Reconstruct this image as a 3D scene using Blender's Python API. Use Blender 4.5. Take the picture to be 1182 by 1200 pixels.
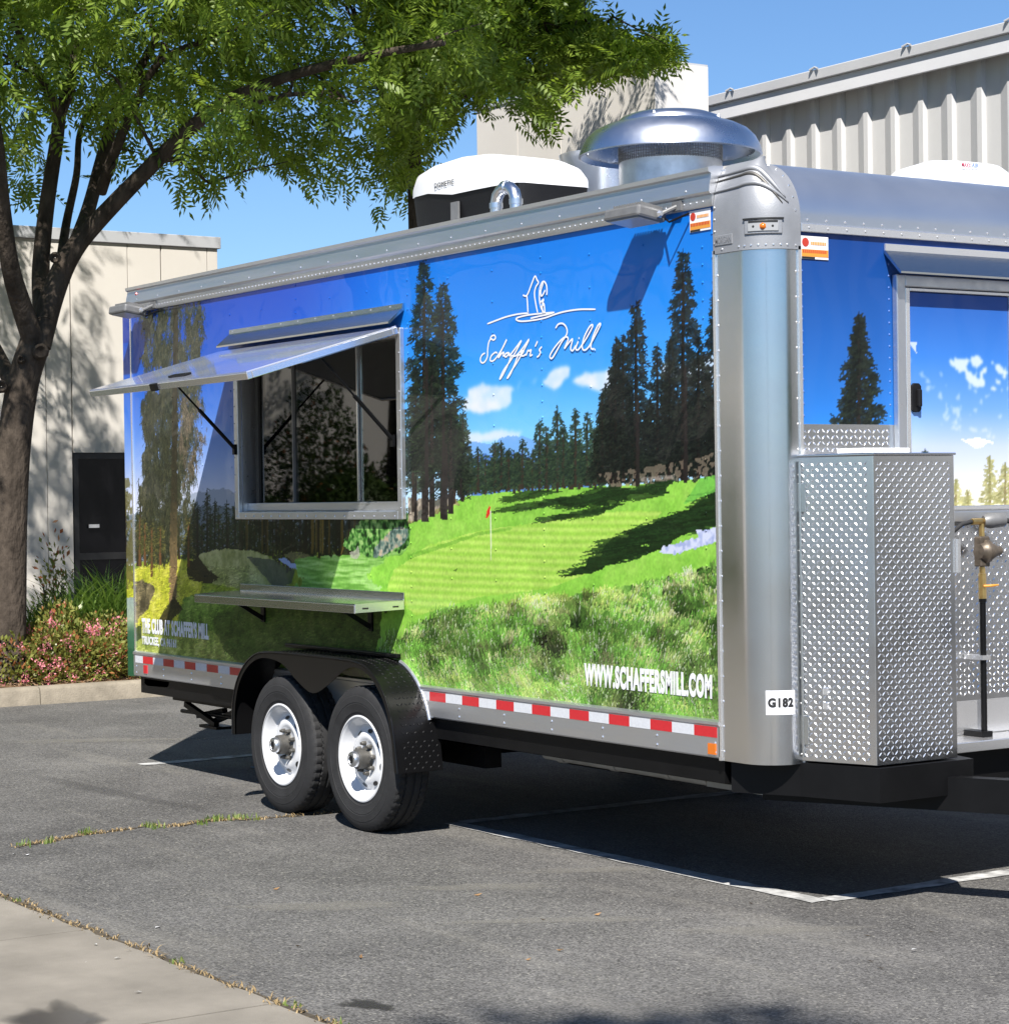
import bpy, math, random
import numpy as np
from mathutils import Vector, Matrix

# ------------------------------------------------------------------ camera, world, sun, exposure
S_ = bpy.context.scene
for o_ in list(bpy.data.objects):
    bpy.data.objects.remove(o_)
COL = S_.collection
F_PX, CX_, CY_ = 2590.06, 591.0, 600.0
YAW, PITCH, ROLL = 0.9812, -0.0069, -0.0143
CAM = np.array([6.9195, -5.9141, 1.7216])
_r = np.array([math.cos(YAW), math.sin(YAW), 0.0])
_w = np.array([-math.sin(YAW) * math.cos(PITCH), math.cos(YAW) * math.cos(PITCH), math.sin(PITCH)])
_u = np.cross(_r, _w)
R_ = math.cos(ROLL) * _r + math.sin(ROLL) * _u
U_ = -math.sin(ROLL) * _r + math.cos(ROLL) * _u
W_ = _w
camd = bpy.data.cameras.new('camera')
camd.sensor_fit = 'VERTICAL'; camd.sensor_height = 24.0; camd.lens = F_PX / 1200.0 * 24.0
camd.clip_start = 0.1; camd.clip_end = 2000.0
cam = bpy.data.objects.new('camera', camd); COL.objects.link(cam)
cam.matrix_world = Matrix(((R_[0], U_[0], -W_[0], CAM[0]), (R_[1], U_[1], -W_[1], CAM[1]), (R_[2], U_[2], -W_[2], CAM[2]), (0, 0, 0, 1)))
S_.camera = cam

SUN = Vector((1.3, -1.0, 1.9)).normalized()          # towards the sun
elev = math.asin(SUN.z)
wd = bpy.data.worlds.new('World'); S_.world = wd; wd.use_nodes = True
nt = wd.node_tree
bg = nt.nodes['Background']
sky = nt.nodes.new('ShaderNodeTexSky'); sky.sky_type = 'NISHITA'; sky.sun_disc = False
sky.sun_elevation = elev; sky.sun_rotation = math.atan2(SUN.x, SUN.y)
sky.air_density = 1.0; sky.dust_density = 0.0; sky.ozone_density = 10.0; sky.altitude = 0
nt.links.new(sky.outputs[0], bg.inputs[0]); bg.inputs[1].default_value = 0.064
sl = bpy.data.lights.new('sun', 'SUN'); sl.energy = 5.0; sl.angle = math.radians(0.53); sl.color = (1.0, 0.955, 0.89)
so = bpy.data.objects.new('sun', sl); COL.objects.link(so)
so.rotation_euler = SUN.to_track_quat('Z', 'Y').to_euler(); so.location = (10, -8, 15)
S_.view_settings.view_transform = 'Standard'; S_.view_settings.look = 'None'
S_.view_settings.exposure = 1.05; S_.view_settings.gamma = 1.0; S_.view_settings.use_curve_mapping = False

# ------------------------------------------------------------------ measuring: photo pixel -> point of a known plane
def ray(px, py):
    px = np.asarray(px, float)[..., None]; py = np.asarray(py, float)[..., None]
    return W_ + R_ * (px - CX_) / F_PX - U_ * (py - CY_) / F_PX
def on(px, py, ax, v):
    d = ray(px, py); t = (v - CAM[ax]) / d[..., ax]
    return CAM + t[..., None] * d
def side(px, py, y=0.0): return on(px, py, 1, y)
def front(px, py, x=0.0): return on(px, py, 0, x)
def grd(px, py, z=0.0): return on(px, py, 2, z)
def deep(px, py, dist): return CAM + ray(px, py) * dist
def proj(P):
    d = np.asarray(P, float) - CAM; k = d @ W_
    return CX_ + F_PX * (d @ R_) / k, CY_ - F_PX * (d @ U_) / k

# ------------------------------------------------------------------ mesh helpers
class MB:
    def __init__(s): s.v = []; s.f = []
    def add(s, vs, fs):
        b = len(s.v); s.v += [tuple(p) for p in vs]; s.f += [tuple(b + i for i in f) for f in fs]; return s
    def box(s, x0, x1, y0, y1, z0, z1):
        x0, x1 = min(x0, x1), max(x0, x1); y0, y1 = min(y0, y1), max(y0, y1); z0, z1 = min(z0, z1), max(z0, z1)
        return s.add([(x0,y0,z0),(x1,y0,z0),(x1,y1,z0),(x0,y1,z0),(x0,y0,z1),(x1,y0,z1),(x1,y1,z1),(x0,y1,z1)],
                     [(0,3,2,1),(4,5,6,7),(0,1,5,4),(1,2,6,5),(2,3,7,6),(3,0,4,7)])
    def obox(s, c, ax, h):
        c = Vector(c); a = [Vector(q).normalized() * k for q, k in zip(ax, h)]
        vs = [c + a[0]*i + a[1]*j + a[2]*k for k in (-1,1) for i, j in ((-1,-1),(1,-1),(1,1),(-1,1))]
        return s.add(vs, [(0,3,2,1),(4,5,6,7),(0,1,5,4),(1,2,6,5),(2,3,7,6),(3,0,4,7)])
    def prism(s, poly, plane, a0, a1):
        def m(p, a):
            if plane == 'xz': return (p[0], a, p[1])
            if plane == 'yz': return (a, p[0], p[1])
            return (p[0], p[1], a)
        n = len(poly); vs = [m(p, a0) for p in poly] + [m(p, a1) for p in poly]
        fs = [tuple(range(n)), tuple(range(2*n-1, n-1, -1))] + [(i, i+n, (i+1) % n + n, (i+1) % n) for i in range(n)]
        return s.add(vs, fs)
    def tube(s, pts, rad, n=8, cap=True):
        pts = [Vector(p) for p in pts]; m = len(pts)
        if not hasattr(rad, '__len__'): rad = [rad] * m
        b = len(s.v); up = None
        for i, p in enumerate(pts):
            t = (pts[min(i+1, m-1)] - pts[max(i-1, 0)]).normalized()
            if up is None:
                up = t.orthogonal().normalized()
            up = (up - t * up.dot(t))
            up = up.normalized() if up.length > 1e-6 else t.orthogonal().normalized()
            q = t.cross(up)
            for k in range(n):
                a = 2 * math.pi * k / n
                s.v.append(tuple(p + (up * math.cos(a) + q * math.sin(a)) * rad[i]))
        for i in range(m - 1):
            for k in range(n):
                s.f.append((b+i*n+k, b+i*n+(k+1) % n, b+(i+1)*n+(k+1) % n, b+(i+1)*n+k))
        if cap:
            s.f.append(tuple(b+k for k in range(n-1, -1, -1))); s.f.append(tuple(b+(m-1)*n+k for k in range(n)))
        return s
    def lathe(s, prof, c, axis='z', n=24, cap=False):
        b = len(s.v); m = len(prof)
        for r, a in prof:
            for k in range(n):
                t = 2 * math.pi * k / n; p, q = r * math.cos(t), r * math.sin(t)
                if axis == 'z': s.v.append((c[0]+p, c[1]+q, c[2]+a))
                elif axis == 'y': s.v.append((c[0]+p, c[1]+a, c[2]+q))
                else: s.v.append((c[0]+a, c[1]+p, c[2]+q))
        for i in range(m - 1):
            for k in range(n):
                s.f.append((b+i*n+k, b+i*n+(k+1) % n, b+(i+1)*n+(k+1) % n, b+(i+1)*n+k))
        if cap:
            s.f.append(tuple(b+k for k in range(n-1, -1, -1))); s.f.append(tuple(b+(m-1)*n+k for k in range(n)))
        return s
    def sheet(s, grid):
        r, c = len(grid), len(grid[0]); b = len(s.v)
        for row in grid: s.v += [tuple(p) for p in row]
        for i in range(r-1):
            for j in range(c-1):
                s.f.append((b+i*c+j, b+i*c+j+1, b+(i+1)*c+j+1, b+(i+1)*c+j))
        return s
    def build(s, name, mat, parent=None, smooth=None, bevel=0.0, kind=None, label=None, fix=True):
        me = bpy.data.meshes.new(name); me.from_pydata(s.v, [], s.f); me.update()
        if fix:
            import bmesh
            bm = bmesh.new(); bm.from_mesh(me); bmesh.ops.recalc_face_normals(bm, faces=bm.faces); bm.to_mesh(me); bm.free()
        return link(name, me, mat, parent, smooth, bevel, kind, label)
ROOTLOC = {}
def setparent(o, parent):
    if parent is None: return
    o.parent = parent
    if parent.name in ROOTLOC: o.matrix_parent_inverse = Matrix.Translation(-Vector(ROOTLOC[parent.name]))
def link(name, me, mat, parent=None, smooth=None, bevel=0.0, kind=None, label=None):
    o = bpy.data.objects.new(name, me); COL.objects.link(o)
    if mat is not None and not me.materials: me.materials.append(mat)
    if smooth is not None:
        me.shade_smooth()
        if smooth < 180: me.set_sharp_from_angle(angle=math.radians(smooth))
    if bevel:
        m = o.modifiers.new('bevel', 'BEVEL'); m.width = bevel; m.segments = 2; m.limit_method = 'ANGLE'; m.angle_limit = math.radians(40)
    setparent(o, parent)
    if kind: o['kind'] = kind
    if label: o['label'] = label
    return o
def nmesh(name, V, Q, col=None):
    """numpy verts (N,3) and quads (M,4) -> mesh, optional vertex colours"""
    me = bpy.data.meshes.new(name); V = np.ascontiguousarray(V, np.float32); Q = np.ascontiguousarray(Q, np.int32)
    k = Q.shape[1]
    me.vertices.add(len(V)); me.vertices.foreach_set('co', V.ravel())
    me.loops.add(Q.size); me.loops.foreach_set('vertex_index', Q.ravel())
    me.polygons.add(len(Q)); me.polygons.foreach_set('loop_start', np.arange(len(Q), dtype=np.int32) * k)
    me.update(calc_edges=True)
    if col is not None:
        a = me.color_attributes.new('print', 'FLOAT_COLOR', 'POINT')
        c4 = np.ones((len(V), 4), np.float32); c4[:, :3] = col
        a.data.foreach_set('color', c4.ravel())
    return me
def empty(name, loc, label, cat, group=None):
    o = bpy.data.objects.new(name, None); COL.objects.link(o); o.location = loc; o.empty_display_size = 0.2
    o['label'] = label; o['category'] = cat
    if group: o['group'] = group
    ROOTLOC[o.name] = tuple(loc)
    return o
def tag(o, label, cat, group=None):
    o['label'] = label; o['category'] = cat
    if group: o['group'] = group
    return o

# ------------------------------------------------------------------ materials
def lin(c):
    c = np.asarray(c, float) / 255.0
    return np.where(c <= 0.04045, c / 12.92, ((c + 0.055) / 1.055) ** 2.4)
ALB = .76      # all non-metal base colours sit a little under their measured picture values; the exposure makes up for it
def material(name, base=(.5,.5,.5), rough=.5, metal=0., spec=.5, coat=0., var=0., vscale=3., var2=None, bump=0., bscale=60., rvar=0., bdist=.01, stretch=None, emis=None, trans=0., ior=1.45, alpha=1.):
    if metal < .5: base = tuple(c * ALB for c in base); var2 = tuple(c * ALB for c in var2) if var2 else None
    m = bpy.data.materials.new(name); m.use_nodes = True; n = m.node_tree; b = n.nodes['Principled BSDF']
    b.inputs['Roughness'].default_value = rough; b.inputs['Metallic'].default_value = metal
    b.inputs['Specular IOR Level'].default_value = spec; b.inputs['Coat Weight'].default_value = coat
    b.inputs['Coat Roughness'].default_value = .04; b.inputs['IOR'].default_value = ior
    b.inputs['Transmission Weight'].default_value = trans; b.inputs['Alpha'].default_value = alpha
    b.inputs['Base Color'].default_value = (*base, 1)
    tc = n.nodes.new('ShaderNodeTexCoord'); vec = tc.outputs['Object']
    if stretch:
        mp = n.nodes.new('ShaderNodeMapping'); mp.inputs['Scale'].default_value = stretch
        n.links.new(vec, mp.inputs[0]); vec = mp.outputs[0]
    if var or rvar:
        no = n.nodes.new('ShaderNodeTexNoise'); no.inputs['Scale'].default_value = vscale; no.inputs['Detail'].default_value = 8
        no.inputs['Roughness'].default_value = .62
        n.links.new(vec, no.inputs['Vector'])
    if var:
        mx = n.nodes.new('ShaderNodeMix'); mx.data_type = 'RGBA'
        c2 = var2 if var2 else tuple(c * (1 - var) for c in base); c1 = base if var2 else tuple(min(1, c * (1 + var * .6)) for c in base)
        mx.inputs[6].default_value = (*c1, 1); mx.inputs[7].default_value = (*c2, 1)
        rm = n.nodes.new('ShaderNodeMapRange'); rm.inputs[1].default_value = .32; rm.inputs[2].default_value = .68
        n.links.new(no.outputs[0], rm.inputs[0]); n.links.new(rm.outputs[0], mx.inputs[0]); n.links.new(mx.outputs[2], b.inputs['Base Color'])
    if rvar:
        rr = n.nodes.new('ShaderNodeMapRange'); rr.inputs[3].default_value = max(0, rough - rvar); rr.inputs[4].default_value = min(1, rough + rvar)
        rr.inputs[1].default_value = .3; rr.inputs[2].default_value = .7
        n.links.new(no.outputs[0], rr.inputs[0]); n.links.new(rr.outputs[0], b.inputs['Roughness'])
    if bump:
        nb = n.nodes.new('ShaderNodeTexNoise'); nb.inputs['Scale'].default_value = bscale; nb.inputs['Detail'].default_value = 5
        n.links.new(vec, nb.inputs['Vector'])
        bp = n.nodes.new('ShaderNodeBump'); bp.inputs['Strength'].default_value = bump; bp.inputs['Distance'].default_value = bdist
        n.links.new(nb.outputs[0], bp.inputs['Height']); n.links.new(bp.outputs[0], b.inputs['Normal'])
    if emis:
        b.inputs['Emission Color'].default_value = (*emis[:3], 1); b.inputs['Emission Strength'].default_value = emis[3]
    return m
def print_material(name, rough=.3, wav=.0006, coat=.32, wscale=2.2):
    m = bpy.data.materials.new(name); m.use_nodes = True; n = m.node_tree; b = n.nodes['Principled BSDF']
    a = n.nodes.new('ShaderNodeVertexColor'); a.layer_name = 'print'
    n.links.new(a.outputs[0], b.inputs['Base Color'])
    b.inputs['Roughness'].default_value = rough; b.inputs['Specular IOR Level'].default_value = .12
    b.inputs['Coat Weight'].default_value = coat; b.inputs['Coat Roughness'].default_value = .012
    tc = n.nodes.new('ShaderNodeTexCoord'); no = n.nodes.new('ShaderNodeTexNoise'); no.inputs['Scale'].default_value = wscale; no.inputs['Detail'].default_value = 1
    n.links.new(tc.outputs['Object'], no.inputs['Vector'])
    bp = n.nodes.new('ShaderNodeBump'); bp.inputs['Strength'].default_value = 1.0; bp.inputs['Distance'].default_value = wav * 8
    n.links.new(no.outputs[0], bp.inputs['Height']); n.links.new(bp.outputs[0], b.inputs['Normal']); n.links.new(bp.outputs[0], b.inputs['Coat Normal'])
    return m
M = {}
M['alu'] = material('aluminium_extrusion', (.62,.63,.65), .36, .9, rvar=.1, vscale=2, var=.06, stretch=(.6,8,8))
M['alu_post'] = material('polished_aluminium', (.66,.67,.68), .21, 1., rvar=.05, vscale=2, bump=.2, bscale=2.5, bdist=.004)
M['alu_bright'] = material('bright_trim', (.78,.78,.79), .22, .85)
M['roof_alu'] = material('roof_aluminium', (.58,.62,.68), .34, .9, rvar=.07, vscale=1.5)
M['cap'] = material('cast_corner_cap', (.36,.37,.39), .45, .35, spec=.5, var=.08, vscale=12, bump=.1, bscale=200)
M['steel'] = material('stainless', (.60,.61,.60), .24, 1., rvar=.025, vscale=9, stretch=(1,30,30))
M['plate'] = material('tread_plate', (.68,.685,.70), .2, 1., rvar=.06, vscale=5)
M['lug'] = material('tread_plate_lug', (.92,.925,.94), .27, 1.)
M['galv'] = material('spun_aluminium', (.72,.74,.78), .3, 1., rvar=.08, vscale=3)
M['galv2'] = material('galvanised_duct', (.55,.57,.6), .35, .9, var=.2, vscale=14)
M['white'] = material('white_shell', (.82,.82,.82), .35, spec=.4)
M['rim'] = material('white_rim_paint', (.78,.79,.81), .24, coat=.4, var=.1, vscale=9)
M['vinyl'] = material('white_vinyl', (.86,.87,.9), .4)
M['black'] = material('black_frame_paint', (.006,.006,.0065), .42, spec=.22, var=.3, vscale=6)
M['blackplate'] = material('black_tread_plate', (.005,.005,.0055), .3, spec=.3)
M['rubber'] = material('tyre_rubber', (.022,.022,.023), .75, var=.35, vscale=9, bump=.25, bscale=160)
M['blackplastic'] = material('black_plastic', (.008,.008,.009), .5, spec=.3, bump=.1, bscale=120)
M['grey'] = material('grey_casting', (.22,.22,.22), .5, .3, var=.15, vscale=20)
M['hub'] = material('hub_iron', (.12,.115,.105), .5, .6, var=.3, vscale=20)
M['red'] = material('red_reflector', (.62,.02,.03), .3, coat=.3, var=.1, vscale=60)
M['wtape'] = material('white_reflector', (.72,.74,.78), .35, coat=.3, var=.1, vscale=60)
M['orange'] = material('amber_lens', (.75,.18,.01), .2, coat=.4)
M['pvc'] = material('grey_pvc', (.42,.40,.36), .5, var=.2, vscale=8)
M['brass'] = material('brass', (.62,.42,.16), .3, .9, var=.2, vscale=30)
M['bronze'] = material('bronze_regulator', (.13,.105,.08), .45, .5, var=.4, vscale=25)
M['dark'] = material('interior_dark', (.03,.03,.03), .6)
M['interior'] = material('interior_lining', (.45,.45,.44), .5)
M['darkblue'] = material('dark_blue', (.05,.08,.25), .4)
M['stickerorange'] = material('sticker_orange', (.78,.33,.05), .45)
M['stickerred'] = material('sticker_red', (.55,.05,.03), .45)
M['ink'] = material('black_ink', (.02,.02,.02), .5)
M['redink'] = material('red_ink', (.6,.03,.1), .5)
M['blueink'] = material('blue_ink', (.1,.2,.55), .5)
def glass_material():
    m = bpy.data.materials.new('window_glass'); m.use_nodes = True; n = m.node_tree; n.nodes.clear()
    out = n.nodes.new('ShaderNodeOutputMaterial'); mix = n.nodes.new('ShaderNodeMixShader'); fr = n.nodes.new('ShaderNodeFresnel'); fr.inputs[0].default_value = 1.7
    tr = n.nodes.new('ShaderNodeBsdfTransparent'); tr.inputs[0].default_value = (.5,.52,.5,1)
    gl = n.nodes.new('ShaderNodeBsdfGlossy'); gl.inputs['Roughness'].default_value = .02; gl.inputs[0].default_value = (.95,.95,.95,1)
    n.links.new(fr.outputs[0], mix.inputs[0]); n.links.new(tr.outputs[0], mix.inputs[1]); n.links.new(gl.outputs[0], mix.inputs[2]); n.links.new(mix.outputs[0], out.inputs[0])
    return m
M['glass'] = glass_material()

def text_mesh(name, body, size, mat, parent, origin, xdir, zdir, sx=1.0, bold=0.0, depth=0.0006, align='LEFT', shear=0., space=1.0):
    cu = bpy.data.curves.new(name, 'FONT'); cu.body = body; cu.size = size; cu.offset = bold; cu.extrude = depth; cu.align_x = align; cu.shear = shear
    cu.space_character = space; cu.resolution_u = 4; cu.fill_mode = 'BOTH'
    to = bpy.data.objects.new('t', cu); COL.objects.link(to)
    dg = bpy.context.evaluated_depsgraph_get(); dg.update()
    me = bpy.data.meshes.new_from_object(to.evaluated_get(dg)); bpy.data.objects.remove(to)
    xd = Vector(xdir).normalized() * sx; zd = Vector(zdir).normalized(); nd = Vector(xdir).cross(Vector(zdir)).normalized()
    mt = Matrix(((xd.x, zd.x, nd.x, origin[0]), (xd.y, zd.y, nd.y, origin[1]), (xd.z, zd.z, nd.z, origin[2]), (0,0,0,1)))
    me.transform(mt); me.materials.clear(); me.name = name
    return link(name, me, mat, parent, kind='stuff')
def lugs(b, o, u, v, wu, wv, p=.028, L=.026, Wd=.0085, h=.0022, jitter=0, clip=None):
    """raised diamonds of tread plate on the rectangle o + u*[0,wu] + v*[0,wv]"""
    o, u, v = Vector(o), Vector(u).normalized(), Vector(v).normalized(); nn = u.cross(v).normalized()
    for i in range(int(wu / p)):
        for j in range(int(wv / p)):
            cu, cv = (i + .5) * p, (j + .5) * p
            if clip and not clip(cu, cv): continue
            sgn = 1 if (i + j) % 2 else -1
            a = (u + v * sgn).normalized(); q = nn.cross(a)
            c = o + u * cu + v * cv
            b.add([c - a*L/2, c + q*Wd/2, c + a*L/2, c - q*Wd/2, c - a*L*.28 + nn*h, c + a*L*.28 + nn*h],
                  [(0,3,4),(3,5,4),(3,2,5),(2,1,5),(1,4,5),(1,0,4)])
    return b
# ------------------------------------------------------------------ the printed wrap, painted as colours per vertex of the sheets
X0, X1 = -6.19, -0.30            # side panel, rear trim to corner post
XR = -6.325                      # rear post's outer edge
ZB, ZP, ZT, ZR = .608, .767, 2.949, 3.09
class Paint:
    def __init__(s, P, seed=1):
        """P (rows, cols, 3): world points of the grid"""
        s.h, s.w = P.shape[:2]; s.PX, s.PY = proj(P); s.P = P
        s.c = np.zeros((s.h, s.w, 3)); s.rng = np.random.default_rng(seed)
    def noise(s, sx, sy, seed, octv=3):
        out = np.zeros((s.h, s.w)); amp = 1.; tot = 0.
        for o in range(octv):
            g = np.random.default_rng(seed * 17 + o)
            ny, nx = int(s.h / sy) + 3, int(s.w / sx) + 3
            a = g.random((ny, nx))
            yy = np.arange(s.h) / sy; xx = np.arange(s.w) / sx
            iy = yy.astype(int); ix = xx.astype(int); fy = yy - iy; fx = xx - ix
            fy = (fy*fy*(3-2*fy))[:, None]; fx = (fx*fx*(3-2*fx))[None]
            v = (a[iy][:, ix]*(1-fx) + a[iy][:, ix+1]*fx)*(1-fy) + (a[iy+1][:, ix]*(1-fx) + a[iy+1][:, ix+1]*fx)*fy
            out += v * amp; tot += amp; amp *= .55; sx = max(1.2, sx/2); sy = max(1.2, sy/2)
        return out / tot
    def inside(s, poly, jx=0., jy=0.):
        x, y = s.PX + jx, s.PY + jy; r = np.zeros(x.shape, bool); n = len(poly)
        for i in range(n):
            (xa, ya), (xb, yb) = poly[i], poly[(i+1) % n]
            if ya == yb: continue
            k = (ya > y) != (yb > y)
            r ^= k & (x < (xb - xa) * (y - ya) / (yb - ya) + xa)
        return r
    def fill(s, mask, col, a=1.):
        col = np.asarray(col, float)
        m = (mask * a)[..., None] if mask.dtype != bool else (mask.astype(float) * a)[..., None]
        s.c = s.c * (1 - m) + (col if col.ndim == 3 else col[None, None]) * m
    def idx(s, px, py):
        raise NotImplementedError
    def strokes(s, px, py, qx, qy, col, k=14, wid=None, col0=None):
        """short straight blades from (px,py) to (qx,qy), photo pixels; later ones lie on top"""
        t = np.linspace(0, 1, k)[None]
        bend = s.rng.normal(0, .12, (len(px), 1)) * np.hypot(qx-px, qy-py)[:, None]
        x = px[:, None]*(1-t) + qx[:, None]*t + bend*(t*t - t)*-1; y = py[:, None]*(1-t) + qy[:, None]*t
        r, c = s.idx(x, y)
        ok = (r >= 0) & (r < s.h) & (c >= 0) & (c < s.w)
        cc = np.repeat(np.asarray(col)[:, None], k, 1)
        if col0 is not None: cc = np.asarray(col0)[:, None] * (1 - t[..., None] ** .7) + cc * t[..., None] ** .7
        s.c[r[ok], c[ok]] = s.c[r[ok], c[ok]] * .25 + cc[ok] * .75
        if wid is not None:
            c2 = c + 1; ok2 = ok & (c2 < s.w) & (np.repeat(wid[:, None], k, 1) > 1)
            s.c[r[ok2], c2[ok2]] = s.c[r[ok2], c2[ok2]] * .3 + cc[ok2] * .7
    def conifer(s, x0, top, base, wd, dark, light, seed, trunk=None, bare=.12, holes=.42, lean=0., gappy=1.):
        """ragged conifer made of drooping branch strokes; x0, top, base, wd in photo pixels"""
        g = np.random.default_rng(seed); H = base - top
        n = int(H * wd * .42) + 60; ls = max(3.2, wd * .17)
        t = g.random(n) ** .72 * (1 - bare) + .006
        lay = np.floor(t * H / ls).astype(int); t = np.clip((lay + .5 + g.normal(0, .33, n)) * ls / H, .004, 1 - bare * .6)
        side_ = g.choice([-1, 1], n); nl = int(H / ls) + 3
        tab = g.uniform(.45, 1.1, (nl, 2)) * np.where(g.random((nl, 2)) < .2, .5, 1.); drop = g.uniform(0, .9, (nl, 2)) * ls
        li = np.clip(lay, 0, nl - 1); si = (side_ > 0).astype(int)
        hw = (wd * (t ** .86) * np.where(t > .86, 1 - (t - .86) * 1.2, 1.) + .8) * tab[li, si]
        q_ = g.random(n) ** .75
        px = x0 + lean * t + side_ * hw * q_; py = top + t * H + drop[li, si] * q_ * 1.3 + g.normal(0, ls * .16, n)
        ln = g.uniform(1.6, 5.0, n) * (wd / 40 + .5) * (.65 + .9 * q_)
        qx = px + side_ * ln * .6; qy = py + ln * g.uniform(-.45, .75, n)
        k = (.55 * g.random(n) ** 1.7 + .45 * np.clip(q_ * 1.1 - .15 + .35 * np.sin(py * .5 + px * .3), 0, 1) * g.random(n))[:, None]; sh = (.45 + .55 * (side_ * .25 + .5 + g.normal(0, .25, n)).clip(0, 1))[:, None]
        col = (np.array(dark)[None] * (1 - k) + np.array(light)[None] * k) * (.7 + .5 * sh)
        clump = np.sin(px * .9 + seed) * np.sin(py * .55 + seed * 1.7); clump = clump + .5 * np.sin(px * .37 + py * .29 + seed * 3.1); m = (g.random(n) < gappy) & ((clump < .55) | (q_ < .16))
        if trunk is not None:
            b = s.inside([(x0 - wd*.02 - .7, top + H*.1), (x0 + wd*.02 + .7, top + H*.1), (x0 + lean + wd*.055 + 1., base), (x0 + lean - wd*.055 - 1., base)])
            s.fill(b, trunk)
        s.strokes(px[m], py[m], qx[m], qy[m], col[m], 12, np.where(g.random(n) < .5, 2, 1)[m])
        tt = np.linspace(0, .3, 12); s.strokes(np.full(12, x0), top + tt*H*.3, np.full(12, x0), top + tt*H*.3 + 4, np.repeat(np.array([dark], float), 12, 0), 10)
def stops(v, table):
    xs = [a for a, _ in table]; cs = np.array([c for _, c in table], float)
    return np.stack([np.interp(v, xs, cs[:, i]) for i in range(3)], -1)
def sm(x, a, b): 
    t = np.clip((x - a) / (b - a), 0, 1); return t * t * (3 - 2 * t)

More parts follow.
